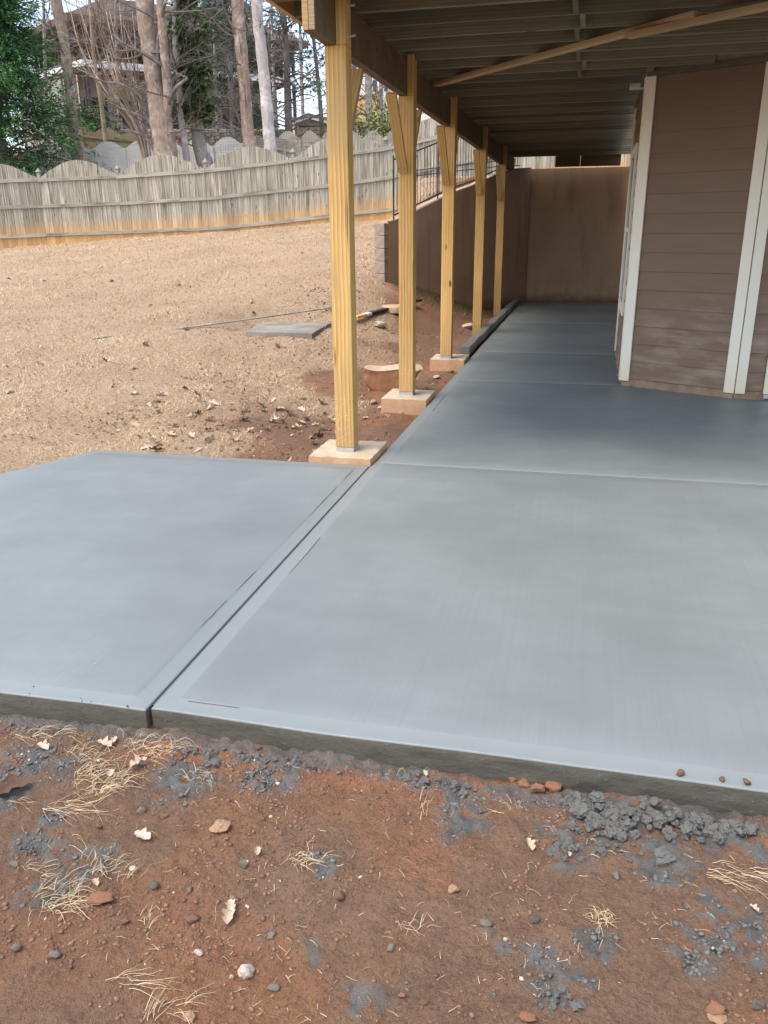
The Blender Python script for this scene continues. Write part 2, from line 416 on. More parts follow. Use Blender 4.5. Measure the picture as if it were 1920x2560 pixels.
def stucco_mat():
    t = NT('brown_parge'); p = t.pos(); n = t.noise(p, .8, 5, .6); f = t.noise(p, 70, 4, .7); m = t.noise(p, 3, 4)
    c = t.mix(t.fr(n, .3, .72), (.52, .35, .22), (.41, .27, .165))
    sp = t.n.new('ShaderNodeSeparateXYZ'); t.L(p, sp.inputs[0])
    low = t.ramp(t.math('ADD', sp.outputs[2], t.math('MULTIPLY', m, .6)), [(.45, (1, 1, 1)), (.80, (0, 0, 0))])
    c = t.mix(t.math('MULTIPLY', low, t.fr(t.noise(p, 8, 4), .44, .60)), c, (.50, .36, .25))
    d = t.ramp(t.math('ADD', sp.outputs[2], t.math('MULTIPLY', m, .35)), [(.20, (1, 1, 1)), (.40, (0, 0, 0))])
    c = t.mix(t.math('MULTIPLY', d, .75), c, (.17, .075, .04))
    c = t.mix(t.math('MULTIPLY', t.fr(t.noise(t.mapv(p, (3, 3, .5)), 1.5, 4, .6), .5, .7), .35), c, (.22, .14, .088))
    c = t.mix(t.fr(t.noise(p, 1.7, 2, .4), .72, .78), c, (.30, .22, .16))
    t.col(c).rough(.85).spec(.2).bump(t.math('ADD', f, t.math('MULTIPLY', m, 2)), .35, .008); return t.m
MT['stucco'] = stucco_mat()
MT['block'] = plain('grey_block', (.33, .245, .18), .9, bump=.5, bscale=70, mott=.25, mscale=8)
def siding_mat():
    t = NT('taupe_lap_siding'); p = t.pos(); o = t.co()
    c = t.mix(t.fr(t.noise(t.mapv(o, (1, 4, 4), True), 2, 3), .3, .7), (.21, .138, .092), (.188, .122, .080))
    sp = t.n.new('ShaderNodeSeparateXYZ'); t.L(p, sp.inputs[0])
    n = t.noise(t.mapv(p, (2.2, 2.2, 5.5)), 1.1, 5, .62)
    low = t.ramp(t.math('SUBTRACT', sp.outputs[2], t.math('MULTIPLY', n, 1.1)), [(.05, (1, 1, 1)), (.42, (0, 0, 0))])
    smear = t.fr(t.noise(t.mapv(p, (1.6, 1.6, 7)), 1.5, 4, .6), .42, .72)
    c = t.mix(t.math('MULTIPLY', t.math('MULTIPLY', low, smear), .6), c, (.42, .32, .24))
    t.col(c).rough(.62).spec(.3).bump(t.noise(t.mapv(o, (3, 60, 60), True), 1, 3), .12, .003); return t.m
MT['siding'] = siding_mat()
def trim_mat():
    t = NT('white_trim_paint'); p = t.pos(); sp = t.n.new('ShaderNodeSeparateXYZ'); t.L(p, sp.inputs[0])
    n = t.noise(p, 14, 4, .6)
    low = t.ramp(t.math('ADD', sp.outputs[2], t.math('MULTIPLY', n, .25)), [(.2, (1, 1, 1)), (.5, (0, 0, 0))])
    c = t.mix(t.math('MULTIPLY', low, .55), (.82, .75, .61), (.76, .59, .36))
    c = t.mix(t.fr(t.noise(p, 60, 3), .72, .8), c, (.45, .43, .38))
    t.col(c).rough(.45).spec(.4).bump(t.noise(p, 30, 3), .06, .003); return t.m
MT['trim'] = trim_mat()
MT['foundation'] = plain('stained_foundation', (.27, .17, .11), .9, bump=.6, bscale=45, mott=.35, mscale=6)
MT['black'] = plain('black_iron', (.018, .018, .02), .5, spec=.4)
MT['galv'] = plain('galvanised_steel', (.50, .51, .50), .45, metal=.7, mott=.15, mscale=20)
MT['plasticw'] = plain('white_plastic', (.7, .7, .68), .4)
MT['screw'] = plain('screw_head', (.02, .02, .018), .6)
def glass_mat():
    t = NT('window_glass'); t.col((.03, .035, .04)).rough(.06).spec(.6); return t.m
MT['glass'] = glass_mat()
def rock_mat(name, a, b, c=None, rough=.85, sc=14):
    t = NT(name); o = t.co(); n = t.noise(t.mapv(o, (1, 1, 1), True), sc, 5, .65); f = t.noise(o, sc*6, 4, .7)
    col = t.mix(t.fr(n, .35, .68), a, b)
    if c: col = t.mix(t.fr(t.noise(t.mapv(o, (1, 1, 1), True), sc*.6, 3), .52, .64), col, c)
    t.col(col).rough(rough).spec(.3).bump(t.math('ADD', n, t.math('MULTIPLY', f, .5)), .5, .006); return t.m
MT['rock_tan'] = rock_mat('tan_rock', (.40, .235, .13), (.31, .155, .075), (.46, .33, .22), sc=30)
MT['rock_white'] = rock_mat('pale_quartz', (.55, .46, .36), (.43, .32, .22), (.62, .55, .46), sc=30)
MT['rock_grey'] = rock_mat('grey_pebble', (.20, .17, .135), (.135, .115, .092), (.24, .16, .105), sc=40)
MT['rock_olive'] = rock_mat('dark_pebble', (.14, .12, .085), (.095, .08, .06), sc=40)
MT['rock_brown'] = rock_mat('brown_clod', (.20, .115, .072), (.145, .082, .052), sc=30)
MT['rock_orange'] = rock_mat('orange_clay_clod', (.29, .13, .065), (.20, .09, .048), (.24, .15, .10), sc=30)
MT['mud'] = rock_mat('wet_concrete_lump', (.18, .172, .15), (.095, .09, .078), rough=.65, sc=40)
MT['boulder'] = rock_mat('clay_boulder', (.44, .26, .14), (.33, .16, .075), (.28, .12, .06), sc=6)
def boulder_top():
    t = NT('split_boulder'); o = t.co(); n = t.noise(o, 9, 5, .65); g = t.n.new('ShaderNodeNewGeometry'); sp = t.n.new('ShaderNodeSeparateXYZ'); t.L(g.outputs['Normal'], sp.inputs[0])
    side = t.mix(t.fr(n, .35, .68), (.36, .18, .085), (.27, .115, .05)); top = t.mix(t.fr(n, .35, .66), (.55, .42, .29), (.40, .28, .18))
    t.col(t.mix(t.fr(sp.outputs[2], .35, .7), side, top)).rough(.9).bump(n, .6, .02); return t.m
MT['boulder'] = boulder_top()

def ground_mat():
    t = NT('clay_and_thatch'); p = t.pos()
    sc = t.n.new('ShaderNodeSeparateColor'); t.L(t.attr('dm'), sc.inputs[0])
    big = t.noise(p, 2.3, 5, .6); mid = t.noise(p, 11, 5, .65); fine = t.noise(p, 75, 5, .7); grit = t.noise(p, 210, 3, .7)
    clay = t.mix(t.fr(big, .32, .70), (.215, .122, .068), (.30, .175, .102))
    clay = t.mix(t.math('MULTIPLY', t.fr(mid, .45, .72), .55), clay, (.15, .085, .052))
    clay = t.mix(sc.outputs[2], clay, t.mix(t.fr(mid, .35, .65), (.40, .175, .078), (.30, .125, .056)))
    clay = t.mix(t.math('MULTIPLY', t.fr(fine, .50, .62), .62), clay, (.12, .072, .05))
    clay = t.mix(t.math('MULTIPLY', t.fr(t.noise(p, 130, 4, .7), .54, .66), .5), clay, (.36, .24, .165))
    clay = t.mix(t.math('MULTIPLY', t.fr(grit, .66, .74), .6), clay, (.36, .24, .16))
    slur = t.mix(t.fr(mid, .35, .65), (.215, .205, .182), (.125, .118, .104))
    clay = t.mix(sc.outputs[1], clay, slur)
    th = t.noise(t.mapv(p, (40, 55, 40)), 1, 5, .7); tb = t.noise(p, .8, 4, .6)
    grass = t.ramp(th, [(.28, (.20, .12, .068)), (.45, (.40, .27, .165)), (.6, (.55, .40, .26)), (.8, (.66, .51, .36))])
    grass = t.mix(t.math('MULTIPLY', t.fr(tb, .45, .72), .4), grass, (.25, .15, .08))
    c = t.mix(sc.outputs[0], grass, clay)
    t.col(c).spec(.25)
    t.rough(t.mix(sc.outputs[1], (.86, .86, .86), (.6, .6, .6)))
    t.bump(t.math('ADD', t.math('ADD', fine, t.math('MULTIPLY', grit, .5)), t.math('MULTIPLY', mid, 1.2)), 1.0, .02)
    return t.m
MT['ground'] = ground_mat()
def blade_mat(name, stops, rough=.7):
    t = NT(name); t.col(t.ramp(t.attr('tint', 'Fac'), stops)).rough(rough).spec(.2); return t.m
MT['grass'] = blade_mat('dormant_grass', [(0, (.27, .155, .075)), (.35, (.50, .335, .18)), (.7, (.66, .48, .285)), (1, (.78, .63, .43))])
MT['straw'] = blade_mat('dry_straw', [(0, (.42, .27, .13)), (.5, (.66, .49, .28)), (1, (.82, .70, .50))])
def leaf_mat(name, a, b):
    t = NT(name); n = t.noise(t.mapv(t.co(), (1, 1, 1), True), 30, 4); t.col(t.mix(t.fr(n, .35, .7), a, b)).rough(.65).spec(.3)
    return t.m
MT['leaf_pale'] = leaf_mat('pale_leaf', (.56, .44, .33), (.40, .29, .20))
MT['leaf_tan'] = leaf_mat('tan_leaf', (.50, .34, .22), (.36, .22, .13))
MT['leaf_dark'] = leaf_mat('dark_leaf', (.13, .07, .04), (.08, .045, .03))
def bark_mat(name, a, b, c, sc=7):
    t = NT(name); o = t.co(); n = t.noise(t.mapv(o, (6, 6, 1.3)), sc*.5, 5, .7); m = t.noise(o, 2.2, 4); l = t.noise(o, 9, 4, .6)
    col = t.mix(t.fr(n, .35, .65), a, b); col = t.mix(t.fr(t.math('ADD', t.math('MULTIPLY', m, .6), t.math('MULTIPLY', l, .4)), .5, .62), col, c)
    t.col(col).rough(.9).spec(.15).bump(n, .8, .03); return t.m
MT['bark_grey'] = bark_mat('grey_bark', (.39, .34, .29), (.22, .18, .15), (.50, .46, .42))
MT['bark_brown'] = bark_mat('brown_bark', (.43, .32, .24), (.23, .165, .12), (.52, .44, .37))
MT['bark_pale'] = bark_mat('pale_bark', (.52, .46, .42), (.36, .31, .28), (.64, .59, .55))
MT['bark_tan'] = bark_mat('tan_bark', (.40, .29, .19), (.27, .19, .125), (.47, .38, .28))
MT['bark_dark'] = bark_mat('dark_bark', (.21, .175, .15), (.13, .105, .09), (.28, .245, .22))
def foliage_mat(name, stops):
    t = NT(name); t.col(t.ramp(t.attr('tint', 'Fac'), stops)).rough(.6).spec(.25); return t.m
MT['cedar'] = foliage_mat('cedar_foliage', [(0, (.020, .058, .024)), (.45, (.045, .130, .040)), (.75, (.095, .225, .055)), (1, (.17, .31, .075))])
MT['cedar2'] = foliage_mat('dark_conifer_foliage', [(0, (.035, .055, .038)), (.6, (.06, .10, .062)), (1, (.11, .165, .095))])
MT['ivy'] = foliage_mat('ivy_leaves', [(0, (.045, .07, .026)), (.6, (.09, .135, .05)), (1, (.17, .22, .085))])
MT['hedge'] = foliage_mat('hedge_leaves', [(0, (.10, .12, .04)), (.6, (.20, .22, .075)), (1, (.32, .33, .12))])
MT['brownhouse'] = plain('brown_timber', (.062, .045, .036), .8, mott=.25, mscale=6)
MT['darkscreen'] = plain('dark_screen', (.025, .022, .022), .5)
MT['greywall'] = plain('grey_stucco_wall', (.33, .30, .265), .9, mott=.12)
MT['cream'] = plain('cream_wall', (.62, .52, .36), .85, mott=.08)
MT['beige'] = plain('beige_siding', (.40, .335, .26), .85, mott=.06)
MT['whitepaint'] = plain('white_paint', (.78, .78, .77), .6, mott=.03)
MT['roofgrey'] = plain('grey_shingle', (.13, .135, .15), .9, mott=.25, mscale=14)
MT['roofbrown'] = plain('brown_shingle', (.11, .075, .06), .9, mott=.25, mscale=14)
MT['newpine'] = plain('new_yellow_sheathing', (.62, .40, .16), .8, mott=.12, mscale=5)
MT['stone'] = plain('grey_garden_stone', (.30, .27, .23), .9, mott=.35, mscale=8, bump=.5, bscale=30)
MT['timber'] = plain('orange_timber', (.47, .28, .13), .85, mott=.25, mscale=5)
MT['labelw'] = plain('white_label', (.75, .74, .7), .5)
MT['labely'] = plain('yellow_label', (.62, .36, .06), .5)
MT['terracotta'] = rock_mat('sandstone_disc', (.52, .35, .23), (.43, .27, .16), sc=12)

# ================================================================= GROUND
def axis(*segs):
    out = []
    for a, b, s in segs:
        n = max(1, int(round((b-a)/s))); out += list(np.linspace(a, b, n, endpoint=False))
    out.append(segs[-1][1]); return np.array(out)
gx = axis((-160, -60, 12), (-60, -20, 2.0), (-20, -8, .4), (-8, -4.2, .12), (-4.2, -2.1, .045), (-2.1, 1.35, .0075), (1.35, 3, .05), (3, 12, .6), (12, 60, 6), (60, 160, 14))
gy = axis((-80, -8, 8), (-8, -1, .6), (-1, .8, .06), (.8, 2.36, .0075), (2.36, 5.3, .12), (5.3, 12, .055), (12, 21, .14), (21, 30, .5), (30, 70, 2.5), (70, 200, 12))
XX, YY = np.meshgrid(gx, gy)
slur_px = [(350, 1650+.579*680, 90, 1), (0, 0, 0, 0)]
SL = []
for zx, zy, r in [(350, 680, 130), (850, 830, 120), (760, 720, 110), (1180, 900, 110), (1350, 930, 80), (1480, 1140, 130), (1590, 1200, 90), (900, 1250, 110), (700, 1300, 110),
                  (780, 1470, 140), (1330, 1240, 110), (520, 1230, 70), (1100, 640, 240), (1350, 680, 200), (880, 600, 150), (1600, 760, 120), (330, 540, 120), (1230, 850, 90), (120, 480, 120), (520, 560, 100)]:
    p = onz(960+zx*.5787, 1650+zy*.5787, -.09); SL.append((p[0], p[1], r*.5787*mpp(p)))
for zx, zy, r in [(1370, 1310, 35), (1380, 1270, 30), (400, 850, 130), (250, 960, 110), (130, 820, 110), (760, 530, 130), (900, 500, 110), (1150, 480, 120), (1250, 420, 90), (1560, 1500, 110), (1430, 900, 70),
                  (1410, 1070, 40), (1180, 1190, 30), (120, 440, 150), (30, 600, 120), (300, 470, 90), (1450, 430, 80), (200, 690, 90)]:
    p = onz(zx*.5787, 1650+zy*.5787, -.09); SL.append((p[0], p[1], r*.5787*mpp(p)))
def slurry(x, y):
    s = np.zeros_like(x); wx = (fbm(x*7, y*7, 51, 3)-.5)*.16; wy = (fbm(x*7, y*7, 52, 3)-.5)*.16
    for a, b, r in SL:
        d = np.hypot(x+wx-a, (y+wy-b)*1.0)/r; s = np.maximum(s, sstep((1.45-d)/.9))
    s = s*sstep((fbm(x*30, y*30, 53, 4)-.37)/.17)
    edge = sstep((y-2.10)/.1)*(y < 2.4)*sstep((fbm(x*5, y*20, 54, 3)-.42)/.1)
    return np.clip(np.maximum(s, edge*.8), 0, 1)
def orange(x, y):
    o = sstep((fbm(x*1.5, y*1.5, 61, 4)-.50)/.16)*.6
    o = np.maximum(o, sstep((y-2.02)/.12)*(y < 2.5)*sstep((fbm(x*3.2, y*8, 62, 3)-.48)/.1)*1.0)
    return np.clip(np.maximum(o, sstep((y-5.5)/.5)*sstep((x+2.4)/.5)*sstep((fbm(x*1.6, y*1.6, 64, 3)-.55)/.15)*.6), 0, 1)
ZZ = gz(XX, YY)
near = (YY < 2.6)
sm = np.where(near, slurry(XX, YY), 0); og = orange(XX, YY)
ZZ = ZZ+sm*near*((fbm(XX*30, YY*30, 55, 2)-.42)*.035)
dm = np.stack([dirtmask(XX, YY), sm, og, np.ones_like(XX)], -1).reshape(-1, 4)
far = (YY.reshape(-1) > 25); dm[far, 0] = .25; dm[far, 2] = 0
ny_, nx_ = XX.shape; ii = (np.arange(ny_-1)[:, None]*nx_+np.arange(nx_-1)[None, :]).ravel()
GF = np.stack([ii, ii+1, ii+nx_+1, ii+nx_], 1)
go = tri_mesh('ground', np.stack([XX, YY, ZZ], -1).reshape(-1, 3), GF, MT['ground'], None, True, {'dm': dm})
tag(go, 'red clay yard and straw coloured dormant lawn rising to the fence', kind='structure')

# ================================================================= PATIO
patio = bpy.data.objects.new('patio', None); COL.objects.link(patio)
tag(patio, 'freshly poured grey concrete patio slabs with tooled joints', kind='structure')
def slab(xl, xr, y0, y1, wob=0.0, face_noise=0.0, nxm=40, nym=40, band=(.075, .075, .075, .075), mats=('slab', 'band')):
    """xl, xr: functions of y. bands: left, right, near, far"""
    offs = lambda b: [0, .0015, .0035, .007, b, b+.003] if b else [0, .0015, .0035, .007, .05, .053]
    def lines(b0, b1, n): return offs(b0), offs(b1)[::-1], np.linspace(0, 1, n+2)[1:-1]
    def prof(d, b): return -.006 if d == 0 else -.0022 if d <= .0016 else -.0006 if d <= .0036 else 0.0 if d <= (b or .05)+1e-6 else .0012
    a0, a1, mm = lines(band[2], band[3], nym); ys = [(y0+d, prof(d, band[2]), d <= band[2]) for d in a0]+[(y0+a0[-1]+(y1-a1[0]-y0-a0[-1])*q, .0012, False) for q in mm]+[(y1-d, prof(d, band[3]), d <= band[3]) for d in a1]
    V = []; rows = []; b0, b1, mx = lines(band[0], band[1], nxm)
    ncol = len(b0)+len(mx)+len(b1); zb = []
    for (y, zy, by) in ys:
        L, R_ = xl(y), xr(y)
        xs = [(L+d, prof(d, band[0]), d <= band[0]) for d in b0]+[(L+b0[-1]+(R_-b1[0]-L-b0[-1])*q, .0012, False) for q in mx]+[(R_-d, prof(d, band[1]), d <= band[1]) for d in b1]
        for (x, zx, bx) in xs:
            V.append((x, y, min(zx, zy))); zb.append((bx, by))
    if wob:
        A = np.array(V); k = np.clip(1-(A[:, 1]-y0)/.35, 0, 1)
        A[:, 1] += k*wob*((fbm(A[:, 0]*1.3, A[:, 0]*0+y0, 71, 2)-.5)*2+.25*(fbm(A[:, 0]*9, A[:, 0]*0+y0, 72, 2)-.5))
        V = [tuple(v) for v in A.tolist()]
    nr = len(ys); F = []; mi = []
    for r in range(nr-1):
        for c in range(ncol-1):
            i = r*ncol+c; F.append([i, i+1, i+ncol+1, i+ncol])
            q = [i, i+1, i+ncol+1, i+ncol]; mi.append(1 if (all(zb[k][0] for k in q) or all(zb[k][1] for k in q)) else 0)
    # skirts
    def skirt(ids, nrm, noisy):
        steps = 7 if noisy else 1; prev = ids
        for s in range(1, steps+1):
            f = s/steps; A = np.array([V[i] for i in ids])
            if noisy:
                dd = noisy*((fbm(A[:, 0]*14, A[:, 0]*0+f*3, 75, 3)-.5)*.9-.25*f); A[:, 0] += nrm[0]*dd; A[:, 1] += nrm[1]*dd
            A[:, 2] -= .15*f; cur = list(range(len(V), len(V)+len(ids))); V.extend(tuple(v) for v in A.tolist())
            for a in range(len(ids)-1): F.append([prev[a+1], prev[a], cur[a], cur[a+1]]); mi.append(2)
            prev = cur
    skirt([c for c in range(ncol)], (0, -1), face_noise)
    skirt([(nr-1)*ncol+c for c in range(ncol)][::-1], (0, 1), 0)
    skirt([r*ncol for r in range(nr)][::-1], (-1, 0), 0)
    skirt([r*ncol+ncol-1 for r in range(nr)], (1, 0), 0)
    o = mesh_obj('slab', V, F, [MT[mats[0]], MT[mats[1]], MT['face']], patio, True, mi)
    o.data.polygons.foreach_set('use_smooth', [m != 2 or face_noise > 0 for m in mi])
    return o
slab(lambda y: -3.605-(5.476-y)*.427, lambda y: -1.424, 2.228, 5.452, .014, .012, 120, 30)
slab(lambda y: -1.410, lambda y: 6.0, 2.246, 5.552, .012, .012, 260, 30, (.075, .06, .085, .03))
slab(lambda y: -1.402+.002*(y-5.5), lambda y: 6.0, 5.556, 9.03, 0, 0, 40, 30, (.085, .06, .035, .03))
slab(lambda y: -1.395, lambda y: 1.2, 9.036, 11.28, 0, 0, 20, 14, (.08, .05, .03, .03))
slab(lambda y: -1.40, lambda y: 1.2, 11.286, 14.95, 0, 0, 20, 14, (.05, .05, .03, .03))
slab(lambda y: -1.40, lambda y: 1.2, 14.956, 19.28, 0, 0, 20, 14, (.05, .05, .03, .03))
# joint filler lying in the deep groove, and the ragged ridges the edging tool left, darkened to paint their shadow lines
boxw('joint_filler', (-1.4235, 2.285, -.10), (-1.4105, 5.45, -.010), MT['curb'], patio, .001)
def ridge(p0, p1, seed, dens=.62):
    r = random.Random(seed); mb = MB(); p0 = np.array(p0, float); p1 = np.array(p1, float); L = np.linalg.norm(p1-p0); d = (p1-p0)/L; n = np.array([-d[1], d[0], 0])
    s = .02
    while s < L-.1:
        l = r.uniform(.12, .7)
        if r.random() < dens:
            k = np.linspace(s, min(L, s+l), 9); pts = [p0+d*q+n*(r.uniform(-.0022, .0022)+.004*math.sin(q*3)) for q in k]
            rad = [.0006+.0021*math.sin(math.pi*(i+.3)/9.6)*r.uniform(.6, 1.2) for i in range(9)]
            mb.tube(pts, rad, 5)
        s += l+r.uniform(.02, .25)
    if not mb.V: mb.tube([p0, p0+d*.2], [.001, .001], 5)
    return mb.build('tool_mark', MT['face'], patio, True)
ridge((-1.505, 2.45, .0018), (-1.503, 5.3, .0018), 1, .8); ridge((-1.330, 2.4, .0018), (-1.333, 4.2, .0018), 2, .6)
ridge((-1.3, 2.318, .0018), (.6, 2.318, .0018), 3, .35); ridge((-2.6, 2.285, .0018), (-1.55, 2.29, .0018), 4, .4)
ridge((-1.31, 5.75, .0018), (-1.305, 8.6, .0018), 5, .5)
# low kerb along the far posts
cu = MB()
n = 30
V = []; F = []
for k in range(n+1):
    y = 10.93+(19.25-10.93)*k/n; x1 = -1.445+.045*k/n+.008*math.sin(k*1.3); x0 = x1-.125; h = .105+.004*math.sin(k*2.1)
    V += [(x0, y, -.06), (x0, y, h-.006), (x0+.008, y, h), (x1-.008, y, h), (x1, y, h-.008), (x1, y, .002)]
for k in range(n):
    for j in range(5): F.append([k*6+j, k*6+j+1, (k+1)*6+j+1, (k+1)*6+j])
F.append([0, 5, 4, 3, 2, 1]); F.append([n*6+j for j in range(6)])
kerb = mesh_obj('concrete_curb', V, F, MT['curb']); tag(kerb, 'low fresh concrete curb along the patio edge by the far posts', 'curb')

# ================================================================= FOOTING PADS
def pad(x0, x1, y0, y1, ztop, zbot, label, seed):
    r = random.Random(seed); nx, ny = 14, 14; V = []; F = []
    for j in range(ny+1):
        for i in range(nx+1):
            u = i/nx; v = j/ny; e = min(u, 1-u, v, 1-v); x = x0+(x1-x0)*u; y = y0+(y1-y0)*v
            jit_ = (r.random()-.5)*.008 if e == 0 else 0
            V.append((x+jit_*.4, y+jit_*.4, ztop-(.006*r.random() if e == 0 else .0)+(r.random()-.5)*.002))
    for j in range(ny):
        for i in range(nx): a = j*(nx+1)+i; F.append([a, a+1, a+nx+2, a+nx+1])
    ring = [i for i in range(nx+1)]+[j*(nx+1)+nx for j in range(1, ny+1)]+[ny*(nx+1)+i for i in range(nx-1, -1, -1)]+[j*(nx+1) for j in range(ny-1, 0, -1)]
    prev = ring
    for s in range(1, 6):
        cur = []
        for i in ring:
            x, y, z = V[i]; V.append((x+(r.random()-.5)*.002, y+(r.random()-.5)*.002, ztop+(zbot-ztop)*s/5)); cur.append(len(V)-1)
        m = len(ring)
        for a in range(m): F.append([prev[a], cur[a], cur[(a+1) % m], prev[(a+1) % m]])
        prev = cur
    o = mesh_obj('footing_pad', V, F, MT['pad'], None, True)
    o.data.polygons.foreach_set('use_smooth', [False]*len(o.data.polygons))
    return tag(o, label, 'footing', 'concrete footings under the deck posts')
pad(-1.884, -1.418, 5.462, 5.975, .048, -.16, 'thin pale footing pad flush with the patio corner under the thickest looking post', 1)
pad(-1.86, -1.412, 7.61, 8.14, .05, -.22, 'clay stained footing block between the split boulder and the patio edge', 2)
pad(-1.84, -1.408, 10.16, 10.65, .05, -.22, 'clay stained footing block touching the end of the curb', 3)

# ================================================================= DECK
PX0, PX1 = -1.722, -1.582; ZB = 2.72; ZJ = 3.0
deck = empty('wooden_deck', (-1.65, 5.69, 0), 'raised wooden deck on yellow pine posts, seen from below', 'deck')
PY = [5.617, 7.80, 10.22, 13.32, 16.45]; PZ = [.082, .084, .084, -.04, -.04]
def post_mesh(h_low, h_top):
    """local x runs up the post; the half away from the beam carries on above the notch"""
    m = MB(); vs, fs = cbox_data(h_low, .14, .14, .005); m.add(vs, fs)
    vs, fs = cbox_data(h_top-h_low-.001, .14, .062, .003, h_low+.001); m.add(np.array(vs)+np.array([0, 0, -.039]), fs); return m
for k, (y, zb) in enumerate(zip(PY, PZ)):
    m = post_mesh(ZB-zb, 3.04-zb); o = m.build('post', MT['post'])
    # local z -> world -x (so the tall half lies on the house side), local x -> world z
    o.matrix_basis = Matrix(((0, 0, -1, (PX0+PX1)/2), (0, 1, 0, y+.07), (1, 0, 0, zb), (0, 0, 0, 1)))
    adopt(o, deck); POST = o
    if k < 3:
        pl = MB().box((PX0+.002, y+.004, .049), (PX1-.002, y+.136, zb-.001), .001).build('base_plate', MT['galv']); 
        pl2 = adopt(pl, POST)
    if k == 0:
        for bz in (2.78, 2.95):
            b = MB().tube([(PX1-.01, y+.08, bz), (PX1+.045, y+.08, bz)], .0075, 8).tube([(PX1+.0, y+.08, bz), (PX1+.014, y+.08, bz)], .016, 6).build('bolt', MT['galv']); adopt(b, POST)
# the doubled beam
YB0, YB1 = 5.20, 19.05
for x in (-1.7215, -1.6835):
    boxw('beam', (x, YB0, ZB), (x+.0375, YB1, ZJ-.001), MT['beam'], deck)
boxw('bright_ply_end', (-1.7215, YB0-.014, ZB+.002), (-1.6855, YB0-.002, ZJ-.004), MT['post'], deck, .001); boxw('bright_ply_end', (-1.6835, YB0-.011, ZB+.002), (-1.6475, YB0-.002, ZJ-.004), MT['raw'], deck, .001)  # plates over the ply ends, left one lighter to paint its lit face
# knee braces either side of the posts
def brace(y_post, sgn, drop=.56, run=.50):
    x = PX0+.047
    p0 = Vector((x, y_post, ZB-drop-.05)); p1 = Vector((x, y_post+sgn*run, ZB))
    d = (p1-p0).normalized(); up = Vector((0, sgn*1, 0)); up = Vector((0, -d.z*sgn*-1, 0)) if False else up
    n = Vector((0, d.z*sgn, -abs(d.y))).normalized()       # outward normal: away from the post and down
    off = n*.020
    o = board('brace', p0+off+d*.0, p1+off-d*.045, .089, .038, n, MT['brace'], deck)
    for q in (.05, (p1-p0).length-.11):
        for sx in (-.02, .02):
            c = p0+off+d*q+n*.0195+Vector((sx, 0, 0))
            s = MB().tube([c-n*.004, c+n*.0015], .006, 7).build('screw', MT['screw'])
            adopt(s, o)
    return o
for k, y in enumerate(PY):
    if k > 0: brace(y, -1)
    brace(y+.14, 1)
# bay of the house: face points on plan
B0, B1, B2, B3 = Vector((.475, 11.35, 0)), Vector((.455, 9.06, 0)), Vector((1.50, 8.515, 0)), Vector((5.0, 8.515, 0))
def house_x(y):
    if y > 11.35: return .86
    if y > 9.06: return .455
    if y > 8.515: return B1.x+(9.06-y)/(9.06-8.515)*(B2.x-B1.x)
    return 5.0
XR = -2.12
y = 5.26; jy = []
k = 0
while y < 19.0:
    jy.append(y); xe = house_x(y+.03)-.02
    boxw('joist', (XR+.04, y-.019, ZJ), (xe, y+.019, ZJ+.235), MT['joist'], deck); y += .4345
boxw('rim_board', (XR, 5.20, ZJ-.002), (XR+.038, 19.05, ZJ+.235), MT['post'], deck)
boxw('rim_board', (XR, 5.155, ZJ-.002), (5.0, 5.193, ZJ+.235), MT['post'], deck)
for a in range(len(jy)-1):      # solid blocking between the joists
    if a % 1 == 0 and a < 9:
        x = -.19+.045*(a % 2); boxw('blocking', (x-.019, jy[a]+.020, ZJ+.002), (x+.019, jy[a+1]-.020, ZJ+.232), MT['joist'], deck)
x = XR-.02; k = 0
while x < 4.9:
    ys = 5.12; ye = 19.05
    xm = x+.07
    if xm > .44: ye = 11.3 if xm < .0 else (9.06-(xm-B1.x)/(B2.x-B1.x)*.545-.06 if xm < 1.50 else 8.45)
    boxw('deck_board', (x, ys, ZJ+.237), (x+.1385, ye, ZJ+.262), MT['deckboard'], deck, .004); x += .1415
# diagonal wind brace nailed under the joists, in two lapped lengths
board('diagonal_brace', (-1.60, 9.02, ZJ-.020), (.62, 6.68, ZJ-.020), .089, .037, (0, 0, 1), MT['raw'], deck)
board('diagonal_brace', (.18, 7.05, ZJ-.058), (2.35, 4.9+.45, ZJ-.058), .089, .037, (0, 0, 1), MT['raw'], deck)
# header over the back wall: solid middle, open slots either side
boxw('header', (-1.64, 19.05, 3.035), (.85, 19.09, ZJ+.235), MT['beam'], deck)
boxw('infill_panel', (-.80, 19.11, 2.812), (-.28, 19.15, 3.034), MT['beam'], deck); boxw('infill_panel', (-.275, 19.12, 2.812), (.55, 19.16, 3.034), MT['beam'], deck)

# ================================================================= HOUSE (bay with lap siding)
house = empty('house', (B1.x, B1.y, 0), 'taupe lap sided house bay with white corner boards under the deck', 'house')
def wallcore(P, Q, z0, z1, inset=.012, name='wall'):
    d = (Q-P).normalized(); n = Vector((d.y, -d.x, 0)); c = -n*(.06+inset)
    return board(name, P+c+Vector((0, 0, (z0+z1)/2)), Q+c+Vector((0, 0, (z0+z1)/2)), round(z1-z0, 4), .12, n, MT['siding'], house, .001)
def facet(P, Q, z0, z1, t0=0.0, t1=0.0, cut=None):
    WALL = wallcore(P, Q, .08, 3.2)
    d = (Q-P); L = d.length; d = d/L; n = Vector((d.y, -d.x, 0))
    z = z0; rev = .183
    while z < z1-.02:
        hgt = min(.20, z1-z); up = (n+Vector((0, 0, .075))).normalized()
        for (a, b) in (cut(z) if cut else [(t0, L-t1)]):
            if b-a < .03: continue
            c = n*.006+Vector((0, 0, z+hgt/2))
            board('siding_board', P+d*a+c, P+d*b+c, round(hgt, 4), .012, up, MT['siding'], WALL, .0015)
        z += rev
    return d, n, L
ZS, ZT = .082, 2.955
